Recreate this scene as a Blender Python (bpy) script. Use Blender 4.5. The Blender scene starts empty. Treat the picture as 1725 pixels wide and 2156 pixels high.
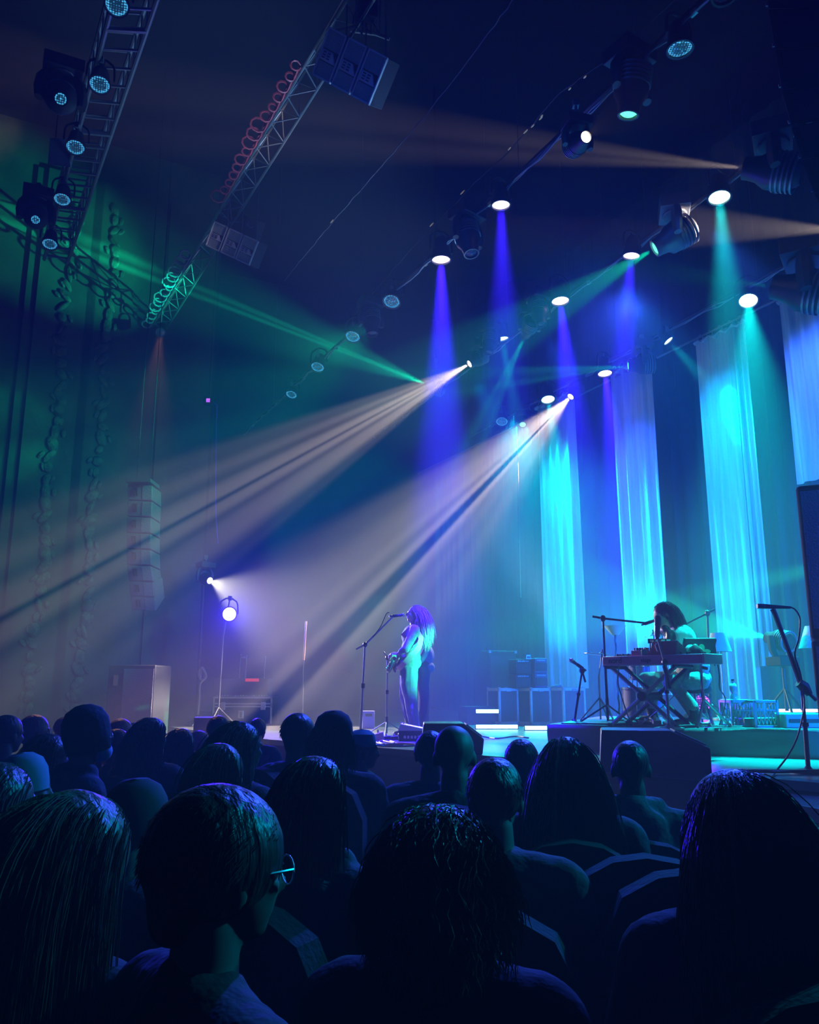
import bpy, bmesh, math, random
import numpy as np
from mathutils import Vector, Matrix
random.seed(7); rng = np.random.default_rng(7)
SC = bpy.context.scene; COL = SC.collection
PI = math.pi
# ---------------------------------------------------------------- camera
FPX, CU, CV, HC = 1728.0, 862.5, 1078.0, 1.50
PITCH = math.atan(367/1728.0); CP, SP = math.cos(PITCH), math.sin(PITCH)
cam = bpy.data.cameras.new('camera'); cam.sensor_fit = 'HORIZONTAL'; cam.sensor_width = 36; cam.lens = 36*FPX/1725
cam.clip_start = 0.05; cam.clip_end = 200
camo = bpy.data.objects.new('camera', cam); COL.objects.link(camo)
camo.location = (0, 0, HC); camo.rotation_euler = (PI/2+PITCH, 0, 0); SC.camera = camo
def ray(u, v):
    x, y = u-CU, CV-v
    return Vector((x, FPX*CP-y*SP, FPX*SP+y*CP))
def at(u, v, F):            # point seen at pixel u,v at forward distance F
    r = ray(u, v); k = F/r.y
    return Vector((r.x*k, F, HC+r.z*k))
def onz(u, v, z):           # point seen at pixel u,v on the level z
    r = ray(u, v); k = (z-HC)/r.z
    return Vector((r.x*k, r.y*k, z))
def px(p):
    dx, dy, dz = p[0], p[1], p[2]-HC
    d = dy*CP+dz*SP
    return (CU+FPX*dx/d, CV-FPX*(-dy*SP+dz*CP)/d)
ANG = math.radians(27.2)
A = Vector((-math.sin(ANG), math.cos(ANG), 0)); B = Vector((math.cos(ANG), math.sin(ANG), 0))
def ts(t, s, z=0): return A*t+B*s+Vector((0, 0, z))
STAGE = 0.88; CEIL = 13.0
# ---------------------------------------------------------------- world, view
w = bpy.data.worlds.new('world'); SC.world = w; w.use_nodes = True
w.node_tree.nodes['Background'].inputs[0].default_value = (0, 0, 0, 1); w.node_tree.nodes['Background'].inputs[1].default_value = 0
HAZE = 0.016      # thin even haze filling the hall
vs_ = w.node_tree.nodes.new('ShaderNodeVolumeScatter'); vs_.inputs['Color'].default_value = (1, 1, 1, 1); vs_.inputs['Density'].default_value = HAZE
w.node_tree.links.new(vs_.outputs[0], w.node_tree.nodes['World Output'].inputs['Volume'])
SC.view_settings.view_transform = 'Standard'; SC.view_settings.look = 'None'; SC.view_settings.gamma = 1
SC.view_settings.exposure = 0.0; SC.view_settings.use_curve_mapping = False
cy = SC.cycles
cy.use_denoising = True; cy.max_bounces = 3; cy.diffuse_bounces = 1; cy.glossy_bounces = 2; cy.transmission_bounces = 3
cy.volume_bounces = 0; cy.transparent_max_bounces = 8; cy.sample_clamp_indirect = 1.5; cy.sample_clamp_direct = 0
cy.use_light_tree = True; cy.caustics_reflective = False; cy.caustics_refractive = False
# ---------------------------------------------------------------- lights: helper and the added fills and washes
def node_light(name, col, energy, half=None, blend=0.5, loc=(0,0,0), target=None, falloff='Quadratic', stripes=None, radius=0.03, smooth=0.0, parent=None):
    L = bpy.data.lights.new(name, 'SPOT' if half else 'POINT'); L.energy = energy; L.shadow_soft_size = radius; L.color = col
    if half:
        L.spot_size = math.radians(half*2); L.spot_blend = blend
    o = bpy.data.objects.new(name, L); COL.objects.link(o)
    loc = Vector(loc)
    if target is not None:
        d = (Vector(target)-loc).normalized(); z = -d
        view = (loc*0.5+Vector(target)*0.5-Vector((0, 0, HC))).normalized()
        x = d.cross(view).normalized(); y = z.cross(x).normalized()
        m = Matrix((x, y, z)).transposed().to_4x4(); m.translation = loc
    else: m = Matrix.Translation(loc)
    if parent is not None:
        o.parent = parent; m = parent.matrix_basis.inverted() @ m
    o.matrix_basis = m
    if falloff != 'Quadratic' or stripes or smooth:
        L.use_nodes = True; nt = L.node_tree; em = nt.nodes['Emission']
        fo = nt.nodes.new('ShaderNodeLightFalloff'); fo.inputs['Strength'].default_value = 1.0; fo.inputs['Smooth'].default_value = smooth
        out = fo.outputs[falloff]
        if stripes:
            tc = nt.nodes.new('ShaderNodeTexCoord'); sep = nt.nodes.new('ShaderNodeSeparateXYZ'); nt.links.new(tc.outputs['Normal'], sep.inputs[0])
            dv = nt.nodes.new('ShaderNodeMath'); dv.operation = 'DIVIDE'; nt.links.new(sep.outputs['X'], dv.inputs[0]); nt.links.new(sep.outputs['Z'], dv.inputs[1])
            T = math.tan(math.radians(half))
            mr = nt.nodes.new('ShaderNodeMapRange'); mr.inputs['From Min'].default_value = -T; mr.inputs['From Max'].default_value = T
            nt.links.new(dv.outputs[0], mr.inputs['Value'])
            cr = nt.nodes.new('ShaderNodeValToRGB'); nt.links.new(mr.outputs[0], cr.inputs[0])
            els = cr.color_ramp.elements
            while len(els) > 1: els.remove(els[0])
            for i, (p_, v_) in enumerate(stripes):
                e = els[0] if i == 0 else els.new(p_)
                e.position = p_; e.color = (v_, v_, v_, 1)
            mu = nt.nodes.new('ShaderNodeMath'); mu.operation = 'MULTIPLY'; nt.links.new(cr.outputs[0], mu.inputs[0]); nt.links.new(out, mu.inputs[1]); out = mu.outputs[0]
        nt.links.new(out, em.inputs['Strength'])
    return o
WB = 21000; GB = 12000; CB = 5200; VB = 2600
# lamps without fixtures; the fills are added to tint haze and lift dark parts
BL = (.0, .03, 1)
node_light('haze_fill_blue', (.0, .10, 1), 15000, 28, 1, ts(-2.5, 8.6, 4.0), ts(14, 8.6, .6), radius=.3)
node_light('haze_fill_blue_front', BL, 250, 28, 1, ts(-2.5, 6.0, 5.5), ts(14, 6, 4), radius=.3)
node_light('haze_fill_teal', (.0, .70, .75), 11000, 34, 1, onz(1080, 893, 7.0), ts(9.5, 8.6, .8), radius=.3)
node_light('crowd_back_light', (.03, .08, 1), 9000, 20, 1, ts(9, 8.5, 7.4), Vector((0, 3.4, 1.2)), radius=.15)
node_light('crowd_side_light_teal', (.0, .6, 1), 1900, 15, 1, ts(1.5, 8.5, 5), Vector((0, 2.3, 1.25)), radius=.15)
node_light('front_fill_blue', (.0, .10, 1), 700, 18, 1, ts(2, -4, 10), ts(11, 10, 3), radius=.3)
node_light('rig_fill', (.25, .55, 1), 3600, 18, 1, ts(9, 7, 2.2), onz(560, 260, 8.5), radius=.2)
node_light('wall_fill_green', (.0, .8, .35), 1300, 34, 1, ts(11, 5, 7.0), ts(17, -.5, 3.5), radius=.2)
node_light('singer_back_light', (.02, 1, .45), 15000, 5, .9, ts(5, 8.3, 2.9), at(872, 1400, 10.7), radius=.05)
node_light('keyboard_side_light', (.0, .8, .75), 420, 6, 1, (2.9, 4.4, 3.3), at(1425, 1375, 8.1), radius=.05)
def uplight(t, col, e, half=24): node_light('panel_uplight', col, e, half, 1, ts(t, 9.2, 1.2), ts(t, 10.25, 3.2), radius=.1)
uplight(13.3, (0, .4, 1), 350); uplight(10.9, (.0, .45, 1), 900); uplight(8.85, (0, .42, 1), 450)
node_light('panel_top_wash', (.03, .13, 1), 1700, 30, 1, ts(7.1, 8.3, 7.6), ts(7.1, 10.25, 5.0), radius=.1)
node_light('panel_top_wash', (.0, .40, 1), 1300, 30, 1, ts(8.85, 8.3, 7.6), ts(8.85, 10.25, 4.6), radius=.1)
node_light('panel_top_wash', (.02, .08, 1), 1500, 26, 1, ts(10.9, 8.3, 7.6), ts(10.9, 10.25, 4.4), radius=.1)
node_light('panel_top_wash', (.0, .35, 1), 1300, 26, 1, ts(13.3, 8.3, 7.6), ts(13.3, 10.25, 4.4), radius=.1)
# ---------------------------------------------------------------- materials
MATS = {}
def mat(name, col, rough=0.6, metal=0.0, emit=None, estr=0.0, noise=None, bump=None, spec=0.5, trans=0.0, sheen=0.0):
    """principled material; noise = (scale, dark factor), bump = (scale, strength)"""
    m = bpy.data.materials.new(name); m.use_nodes = True; nt = m.node_tree; b = nt.nodes['Principled BSDF']
    b.inputs['Base Color'].default_value = (*col, 1); b.inputs['Roughness'].default_value = rough; b.inputs['Metallic'].default_value = metal
    b.inputs['Specular IOR Level'].default_value = spec
    if sheen: b.inputs['Sheen Weight'].default_value = sheen
    if emit:
        b.inputs['Emission Color'].default_value = (*emit, 1); b.inputs['Emission Strength'].default_value = estr
        m.cycles.emission_sampling = 'NONE'
    if trans: b.inputs['Transmission Weight'].default_value = trans
    if noise or bump: tc = nt.nodes.new('ShaderNodeTexCoord')
    if noise:
        n = nt.nodes.new('ShaderNodeTexNoise'); n.inputs['Scale'].default_value = noise[0]; n.inputs['Detail'].default_value = 4
        if len(noise) > 2:
            mp = nt.nodes.new('ShaderNodeMapping'); mp.inputs['Scale'].default_value = noise[2]
            nt.links.new(tc.outputs['Object'], mp.inputs[0]); nt.links.new(mp.outputs[0], n.inputs['Vector'])
        else: nt.links.new(tc.outputs['Object'], n.inputs['Vector'])
        r = nt.nodes.new('ShaderNodeValToRGB'); r.color_ramp.elements[0].color = (*[c*noise[1] for c in col], 1); r.color_ramp.elements[1].color = (*col, 1)
        r.color_ramp.elements[0].position = 0.35; r.color_ramp.elements[1].position = 0.65
        nt.links.new(n.outputs['Fac'], r.inputs[0]); nt.links.new(r.outputs[0], b.inputs['Base Color'])
    if bump:
        n2 = nt.nodes.new('ShaderNodeTexNoise'); n2.inputs['Scale'].default_value = bump[0]; n2.inputs['Detail'].default_value = 3
        if len(bump) > 2:
            mp = nt.nodes.new('ShaderNodeMapping'); mp.inputs['Scale'].default_value = bump[2]
            nt.links.new(tc.outputs['Object'], mp.inputs[0]); nt.links.new(mp.outputs[0], n2.inputs['Vector'])
        else: nt.links.new(tc.outputs['Object'], n2.inputs['Vector'])
        bp = nt.nodes.new('ShaderNodeBump'); bp.inputs['Strength'].default_value = bump[1]; bp.inputs['Distance'].default_value = 0.02
        nt.links.new(n2.outputs['Fac'], bp.inputs['Height']); nt.links.new(bp.outputs[0], b.inputs['Normal'])
    MATS[name] = m; return m
M = MATS
mat('black_paint', (.02, .02, .022), .45); mat('black_matte', (.012, .012, .013), .85); mat('black_cloth', (.012, .012, .014), .95, bump=(6, .4))
mat('wall_paint', (.10, .085, .06), .85, noise=(1.5, .55), bump=(9, .3)); mat('ornament', (.15, .12, .08), .6, noise=(9, .3), bump=(24, 1.0))
mat('wing_wall', (.028, .028, .032), .8, noise=(2, .7)); mat('floor_carpet', (.02, .018, .022), .95, bump=(60, .5))
mat('stage_floor', (.18, .18, .19), .28, noise=(3, .7), bump=(40, .06)); mat('stage_face', (.03, .03, .035), .7)
mat('backdrop', (.05, .05, .06), .95, bump=(3, .3)); mat('voile', (.75, .76, .78), .8, noise=(3.0, .8, (6, 6, .35)), bump=(10, .5, (3, 3, .3)))
mat('aluminium', (.55, .56, .58), .35, 1.0); mat('steel', (.6, .6, .62), .3, 1.0); mat('chrome', (.8, .8, .82), .15, 1.0)
mat('truss_metal', (.4,.42,.45), .35, .8)
mat('wire_dull', (.10, .09, .08), .6)
mat('grey_metal', (.25, .26, .28), .4, .6)
mat('cable_blue', (.25, .28, .33), .35); mat('cable_black', (.02, .02, .022), .5); mat('cable_red', (.55, .06, .05), .5)
mat('glint_gold', (.9, .75, .5), .25, .9, (1, .8, .5), .12)  # no lamp: the cable glints are painted as faint emission
mat('panel_blue', (.12, .2, .26), .6); 
mat('spk_body', (.05, .055, .06), .5); mat('spk_grille', (.34, .46, .52), .7, bump=(90, .8)); mat('spk_horn', (.85, .85, .95), .4); mat('spk_edge', (.7, .8, .9), .35)
mat('arr_body', (.14, .14, .16), .6, noise=(4, .8)); mat('arr_grille', (.20, .2, .23), .8, bump=(80, .8))
mat('skirt', (.12, .115, .12), .9, bump=(12, .4)); mat('gloss_step', (.35, .36, .42), .12, noise=(4, .7)); mat('bar_cyan', (.02, .03, .03), .3, 0, (.35, 1, 1), 6); mat('bar_pink', (.02, .03, .03), .3, 0, (.9, .7, 1), 4)
mat('case_panel', (.03, .03, .035), .6); mat('case_edge', (.62, .60, .56), .45, noise=(10, .8)); mat('case_side', (.5, .5, .45), .6, noise=(6, .8)); mat('case_side_dark', (.3, .28, .35), .6)
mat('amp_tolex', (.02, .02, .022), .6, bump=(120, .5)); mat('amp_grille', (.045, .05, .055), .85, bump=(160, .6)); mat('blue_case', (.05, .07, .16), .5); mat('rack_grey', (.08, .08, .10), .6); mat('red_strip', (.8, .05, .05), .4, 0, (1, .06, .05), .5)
mat('violet_box', (.15, .12, .4), .6); mat('stand_paint', (.35, .36, .38), .35, .5); mat('mic_metal', (.10, .10, .11), .35, .6); mat('pole_orange_light', (.8, .45, .3), .35, .3); mat('cable_violet', (.15, .08, .6), .5)  # the upper pole's orange holds the light falling on it
mat('key_body_violet_light', (.8, .30, .60), .4); mat('key_white', (.8, .8, .8), .3); mat('key_black', (.02, .02, .02), .3); mat('key_end', (.75, .72, .8), .4); mat('synth_red', (.45, .06, .06), .4); mat('tablet', (.03, .03, .035), .4)  # violet stage light is put into the keyboard body colour
mat('sticker_green', (.1, .6, .4), .5); mat('sticker_red', (.7, .1, .15), .5); mat('cymbal', (.45, .32, .5), .25, .9); mat('shade', (.55, .6, .62), .7, bump=(20, .2)); mat('shade_glow', (.5, .7, .6), .6, 0, (.2, 1, .75), .10)
mat('glass', (.7, .9, .9), .08, trans=.6); mat('crate', (.35, .55, .45), .5); mat('cushion', (.04, .04, .045), .7); mat('pedal_white', (.8, .78, .8), .4)  # the crate colour has green stage light mixed in
mat('skin', (.62, .42, .33), .5, noise=(8, .9)); mat('skin_dark', (.35, .23, .18), .5); mat('shirt_green', (.20, .24, .22), .8, bump=(14, .5)); mat('trouser_grey', (.16, .15, .16), .85, bump=(12, .5)); mat('strap', (.62, .36, .33), .6)
mat('hair_blond', (.45, .33, .18), .45, bump=(40, .6, (1, 1, .1))); mat('hair_dark', (.05, .035, .03), .4, bump=(40, .6, (1, 1, .1))); mat('guitar', (.05, .05, .08), .2); mat('guitar_neck', (.35, .22, .12), .4)
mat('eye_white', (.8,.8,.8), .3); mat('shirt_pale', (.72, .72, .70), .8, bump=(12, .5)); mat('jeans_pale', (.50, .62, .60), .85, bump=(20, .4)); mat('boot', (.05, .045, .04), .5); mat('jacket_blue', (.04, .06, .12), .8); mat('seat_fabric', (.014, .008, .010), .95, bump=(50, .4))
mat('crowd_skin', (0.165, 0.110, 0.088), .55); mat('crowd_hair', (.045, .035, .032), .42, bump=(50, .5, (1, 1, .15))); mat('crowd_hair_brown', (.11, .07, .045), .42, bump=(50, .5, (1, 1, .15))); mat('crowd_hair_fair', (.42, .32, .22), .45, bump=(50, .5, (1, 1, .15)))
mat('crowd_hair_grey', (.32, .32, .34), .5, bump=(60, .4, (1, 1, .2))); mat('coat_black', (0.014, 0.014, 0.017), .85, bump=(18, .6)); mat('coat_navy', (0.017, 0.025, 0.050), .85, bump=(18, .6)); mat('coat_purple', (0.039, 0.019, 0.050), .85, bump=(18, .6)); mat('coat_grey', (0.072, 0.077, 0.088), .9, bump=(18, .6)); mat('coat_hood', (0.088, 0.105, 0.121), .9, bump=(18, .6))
mat('cap_teal', (.10, .32, .36), .8); mat('cap_black', (.02, .02, .022), .85); mat('mask_blue', (.25, .55, .65), .7); mat('crowd_trousers', (.03, .03, .04), .9)
# ---------------------------------------------------------------- mesh helpers
def frame(d):
    d = Vector(d).normalized(); up = Vector((0, 0, 1)) if abs(d.z) < .95 else Vector((0, 1, 0))
    x = d.cross(up).normalized(); y = x.cross(d).normalized()
    return x, y, d          # x side, y up-ish, z along d
class MB:
    def __init__(s): s.v = []; s.f = []
    def add(s, vs, fs):
        n = len(s.v); s.v += [tuple(x) for x in vs]; s.f += [tuple(i+n for i in f) for f in fs]; return s
    def box(s, c, size, rot=None, taper=1.0):
        c = Vector(c); hx, hy, hz = size[0]/2, size[1]/2, size[2]/2; vs = []
        for z in (-1, 1):
            k = taper if z > 0 else 1
            for x, y in ((-1, -1), (1, -1), (1, 1), (-1, 1)):
                p = Vector((x*hx*k, y*hy*k, z*hz)); vs.append(c+(rot @ p if rot else p))
        return s.add(vs, [(3, 2, 1, 0), (4, 5, 6, 7), (0, 1, 5, 4), (1, 2, 6, 5), (2, 3, 7, 6), (3, 0, 4, 7)])
    def cyl(s, p0, p1, r0, r1=None, n=12, cap=True):
        return s.tube([p0, p1], [r0, r0 if r1 is None else r1], n, cap)
    def tube(s, path, r, n=8, cap=True, flat=1.0):
        path = [Vector(p) for p in path]; k = len(path)
        if not hasattr(r, '__len__'): r = [r]*k
        vs = []; fs = []; px_ = None
        for i, p in enumerate(path):
            d = (path[min(i+1, k-1)]-path[max(i-1, 0)])
            if d.length < 1e-9: d = Vector((0, 0, 1))
            d.normalize()
            if px_ is None: x, y, _ = frame(d)
            else:
                x = px_-d*px_.dot(d); x = x.normalized() if x.length > 1e-6 else frame(d)[0]; y = x.cross(d).normalized()
            px_ = x
            for j in range(n):
                a = 2*PI*j/n; vs.append(p+x*(math.cos(a)*r[i])+y*(math.sin(a)*r[i]*flat))
        for i in range(k-1):
            for j in range(n):
                a = i*n+j; b = i*n+(j+1) % n; fs.append((a, b, b+n, a+n))
        if cap: fs.append(tuple(range(n-1, -1, -1))); fs.append(tuple((k-1)*n+j for j in range(n)))
        return s.add(vs, fs)
    def ell(s, c, r, rot=None, n=16, m=10):
        c = Vector(c); r = r if hasattr(r, '__len__') else (r, r, r); vs = []; fs = []
        for i in range(m+1):
            t = PI*i/m
            for j in range(n):
                a = 2*PI*j/n; p = Vector((r[0]*math.sin(t)*math.cos(a), r[1]*math.sin(t)*math.sin(a), r[2]*math.cos(t)))
                vs.append(c+(rot @ p if rot else p))
        for i in range(m):
            for j in range(n):
                a = i*n+j; b = i*n+(j+1) % n; fs.append((a, a+n, b+n, b))
        return s.add(vs, fs)
    def lathe(s, prof, base, axis=(0, 0, 1), n=20):
        base = Vector(base); x, y, d = frame(axis); vs = []; fs = []
        for r, h in prof:
            for j in range(n):
                a = 2*PI*j/n; vs.append(base+d*h+x*(math.cos(a)*r)+y*(math.sin(a)*r))
        for i in range(len(prof)-1):
            for j in range(n):
                a = i*n+j; b = i*n+(j+1) % n; fs.append((a, b, b+n, a+n))
        return s.add(vs, fs)
    def prism(s, poly, p0, ex, ey, ez, depth):
        """2D polygon in the ex,ey plane from p0, extruded by depth along ez"""
        p0 = Vector(p0); ex = Vector(ex); ey = Vector(ey); ez = Vector(ez); k = len(poly)
        vs = [p0+ex*a+ey*b for a, b in poly]+[p0+ex*a+ey*b+ez*depth for a, b in poly]
        return s.add(vs, [tuple(range(k-1, -1, -1)), tuple(range(k, 2*k))]+[(i, (i+1) % k, (i+1) % k+k, i+k) for i in range(k)])
    def arc(s, c, ex, ey, rad, a0, a1, r, n=14, m=6, flat=1.0):
        c = Vector(c); ex = Vector(ex); ey = Vector(ey)
        return s.tube([c+ex*(rad*math.cos(a0+(a1-a0)*i/n))+ey*(rad*math.sin(a0+(a1-a0)*i/n)) for i in range(n+1)], r, m, True, flat)
    def mesh(s, name, material, smooth=True, inv=None):
        me = bpy.data.meshes.new(name); vs = s.v
        if inv is not None: vs = [inv @ Vector(v) for v in vs]
        me.from_pydata([tuple(v) for v in vs], [], s.f); me.materials.append(M[material] if isinstance(material, str) else material)
        bm = bmesh.new(); bm.from_mesh(me); bmesh.ops.recalc_face_normals(bm, faces=bm.faces); bm.to_mesh(me); bm.free()
        if smooth:
            me.polygons.foreach_set('use_smooth', [True]*len(me.polygons))
            try: me.set_sharp_from_angle(angle=math.radians(35))
            except Exception: pass
        me.update(); return me
    def build(s, name, material, parent=None, smooth=True, bevel=0, world=True):
        """vertices are world coordinates (world=True) or already local to the parent"""
        inv = wm(parent).inverted() if (parent is not None and world) else None
        o = bpy.data.objects.new(name, s.mesh(name, material, smooth, inv)); COL.objects.link(o)
        if parent is not None: o.parent = parent
        if bevel:
            md = o.modifiers.new('bevel', 'BEVEL'); md.width = bevel; md.segments = 2; md.limit_method = 'ANGLE'
        return o
def wm(o):
    m = o.matrix_basis.copy()
    while o.parent is not None: o = o.parent; m = o.matrix_basis @ m
    return m
def meshobj(name, me, parent=None, loc=None, m=None):
    o = bpy.data.objects.new(name, me); COL.objects.link(o)
    if parent is not None: o.parent = parent
    if m is not None: o.matrix_basis = m
    elif loc is not None: o.location = loc
    return o
def tag(o, label, cat, group=None, kind=None):
    if label: o['label'] = label
    if cat: o['category'] = cat
    if group: o['group'] = group
    if kind: o['kind'] = kind
    return o
def thing(name, label, cat, loc=(0, 0, 0), rz=0, group=None):
    o = bpy.data.objects.new(name, None); COL.objects.link(o); o.empty_display_size = .1
    o.location = loc; o.rotation_euler = (0, 0, rz); bpy.context.view_layer.update() if False else None
    o.matrix_basis = Matrix.Translation(Vector(loc)) @ Matrix.Rotation(rz, 4, 'Z')
    return tag(o, label, cat, group)
def copy_thing(root, label, matrix=None, group=None):
    r = root.copy(); COL.objects.link(r); r['label'] = label
    if group: r['group'] = group
    if matrix is not None: r.matrix_basis = matrix
    for ch in [c for c in root.children]:
        c = ch.copy(); COL.objects.link(c); c.parent = r
        for g in [g for g in ch.children]:
            d = g.copy(); COL.objects.link(d); d.parent = c
    return r
def structure(mb, name, material, label=None, smooth=False):
    o = mb.build(name, material, None, smooth); o['kind'] = 'structure'
    if label: o['label'] = label
    return o
# ---------------------------------------------------------------- room

def panel(pts, thick=None):
    mb = MB(); mb.add(pts, [tuple(range(len(pts)))]); return mb
def slab(t0, t1, s0, s1, z0, z1):
    c = ts((t0+t1)/2, (s0+s1)/2, (z0+z1)/2); mb = MB()
    return mb.box(c, (abs(s1-s0), abs(t1-t0), abs(z1-z0)), Matrix.Rotation(ANG, 3, 'Z'))
structure(slab(-4, 22, -8, 13, -.2, 0), 'floor', 'floor_carpet', 'dark carpeted auditorium floor')
structure(slab(-4, 22, -8, 13, CEIL, CEIL+.2), 'ceiling', 'black_matte', 'black ceiling above the rigging')
structure(slab(17, 17.4, -8, 3.9, 0, CEIL), 'wall_left', 'wall_paint', 'dark brown side wall of the auditorium')
structure(slab(17.4, 17.8, 3.6, 4.05, 0, CEIL), 'trim_1', 'wing_wall', 'tall proscenium pillar at the stage edge')
structure(slab(21.4, 21.8, 3.9, 13, 0, CEIL), 'wall_wing', 'wing_wall', 'black wall at the far end of the wings')
structure(slab(-4, 22, 12.6, 13, 0, CEIL), 'wall_back', 'wing_wall', 'black wall behind the backdrop')
structure(slab(-4.4, -4, -8, 13, 0, CEIL), 'wall_right', 'black_matte', 'dark side wall beside the camera')
structure(slab(-4, 22, -8.4, -8, 0, CEIL), 'wall_rear', 'black_matte', 'dark rear wall of the auditorium')
# ---------------------------------------------------------------- stage
lip = [onz(u, v, STAGE) for u, v in ((1900, 1666), (1725, 1648), (1558, 1634), (1273, 1611), (1010, 1590), (783, 1573), (567, 1557))]
lip = [lip[0]-A*3.2+B*.25]+lip+[ts(13, 2.75, STAGE), ts(17.3, 2.7, STAGE)]
poly = [(p.x, p.y) for p in lip]+[tuple(ts(21.3, 2.7)[:2]) if False else tuple(ts(17.3, 4.1)[:2]), tuple(ts(21.3, 4.1)[:2]), tuple(ts(21.3, 12.5)[:2]), tuple(ts(-3.9, 12.5)[:2])]
poly[0] = tuple(ts(-3.9, 5.2)[:2])
mb = MB(); mb.prism(poly, (0, 0, STAGE-.06), (1, 0, 0), (0, 1, 0), (0, 0, 1), .06)
structure(mb, 'stage_floor', 'stage_floor', 'glossy stage floor')
mb = MB()
for i in range(len(lip)-1):
    p, q = (Vector(poly[i]).to_3d(), Vector(poly[i+1]).to_3d()); n = (q-p).cross(Vector((0, 0, 1))).normalized()
    if n.dot(B) < 0: n = -n
    p += n*.05; q += n*.05
    mb.add([p, q, q+n*.1, p+n*.1]+[x+Vector((0, 0, STAGE-.061)) for x in (p, q, q+n*.1, p+n*.1)], [(0, 1, 2, 3), (4, 5, 6, 7), (0, 1, 5, 4), (1, 2, 6, 5), (2, 3, 7, 6), (3, 0, 4, 7)])
structure(mb, 'stage_front', 'stage_face', 'dark fascia under the stage edge')
# ---------------------------------------------------------------- backdrop and hanging voile panels
def curtain(mb, p0, p1, z0, z1, n, amp, waves, ph=0.0, drift=0.0, rows=10, nrm=None, seed=0, thick=.006):
    r = random.Random(seed); nrm = Vector(nrm) if nrm else (Vector(p1)-Vector(p0)).cross(Vector((0, 0, 1))).normalized()
    fr = [(waves*r.uniform(.6, 1.6), r.uniform(0, 6.28), r.uniform(.4, 1)) for _ in range(4)]
    vs = []; fs = []
    for side in (0, 1):
        for j in range(rows+1):
            k = j/rows; z = z0+(z1-z0)*k
            for i in range(n+1):
                a = i/n; p = Vector(p0).lerp(Vector(p1), a)
                off = sum(w*math.sin(f*a*2*PI+o+drift*k) for f, o, w in fr)/2.4
                vs.append((p.x+nrm.x*(off*amp*(1-.35*k)+side*thick), p.y+nrm.y*(off*amp*(1-.35*k)+side*thick), z))
    N = (n+1)*(rows+1)
    for side in (0, 1):
        for j in range(rows):
            for i in range(n):
                a = side*N+j*(n+1)+i; fs.append((a, a+1, a+n+2, a+n+1))
    for j in range(rows):
        for i in (0, n):
            a = j*(n+1)+i; fs.append((a, a+n+1, a+n+1+N, a+N))
    for i in range(n):
        for j in (0, rows):
            a = j*(n+1)+i; fs.append((a, a+1, a+1+N, a+N))
    return mb.add(vs, fs)
def voile(u0, v0, u1, v1, vb, label, seed, zt=7.2):
    p0 = onz(u0, v0, zt); p1 = onz(u1, v1, zt)
    return p0, p1
mb = MB(); curtain(mb, ts(-3.5, 11.4), ts(20.5, 11.4), STAGE+.01, 11.5, 700, .10, 90, rows=6, seed=3)
bd = mb.build('backdrop_curtain', 'backdrop'); tag(bd, 'wide dark pleated backdrop curtain behind the pale hanging panels', 'curtain')
sD = onz(1465, 722, 7.2); S_DR = sD.dot(B)
def on_plane(u, v, s):      # point seen at u,v on the vertical plane at depth s upstage
    r = ray(u, v); k = s/(r.dot(B)); p = r*k; return Vector((p.x, p.y, HC+p.z))
panels = [(1130, 1207, 859, 1449, 'pale hanging fabric panel farthest from the camera, behind the amplifiers'),
          (1285, 1372, 786, 1462, 'pale hanging fabric panel behind the far end of the keyboard'),
          (1465, 1569, 722, 1474, 'pale hanging fabric panel behind the seated player, with a notched lower corner'),
          (1640, 1790, 636, 1040, 'short blue hanging fabric panel nearest the camera at the right edge')]
PAN = []
for i, (u0, u1, v0, vb, lab) in enumerate(panels):
    p0 = on_plane(u0, v0, S_DR); t0 = p0.dot(A)
    q = on_plane(u1, v0-.5*(u1-u0), S_DR); t1 = q.dot(A)
    ztop = p0.z; pb = on_plane((u0+u1)/2, vb, S_DR); zb = max(pb.z, STAGE+.02)
    root = thing('fabric_panel', lab, 'hanging fabric', ts((t0+t1)/2, S_DR, zb), 0, 'pale fabric panels hung along the back of the stage')
    mb = MB()
    if i == 2:
        tm = t0+(t1-t0)*.72
        zn = on_plane(1590, 1403, S_DR).z
        curtain(mb, ts(t0, S_DR), ts(tm, S_DR), zb, ztop, 60, .05, 3, rows=24, seed=i+11, drift=1.2)
        curtain(mb, ts(tm, S_DR), ts(t1, S_DR), zn, ztop, 30, .04, 2, rows=24, seed=i+31, drift=1.2)
    elif i == 3:
        zb = on_plane(1700, 1015, S_DR).z
        curtain(mb, ts(t0, S_DR), ts(t1, S_DR), zb, ztop, 90, .05, 4, rows=24, seed=i+11, drift=1.2)
    else:
        curtain(mb, ts(t0, S_DR), ts(t1, S_DR), zb, ztop, 90, .06, 4, rows=24, seed=i+11, drift=1.2)
    mb.build('fabric', 'voile', root)
    mb = MB(); pts = [ts(t0+(t1-t0)*k/14, S_DR-.02, ztop-.03+.035*math.sin(k*1.9)) for k in range(15)]
    mb.tube(pts, [.03+.02*math.sin(k*2.3+1) for k in range(15)], 6); mb.build('gathered_hem', 'voile', root)
    for k in range(5):
        c = ts(t0+(t1-t0)*(k+.5)/5, S_DR, ztop+.04); mb = MB(); mb.arc(c, A, Vector((0, 0, 1)), .06, 0, 5.6, .006); mb.build('tie', 'voile', root)
    PAN.append((t0, t1, ztop, zb))
print('panels', PAN, 'S', S_DR)
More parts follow.
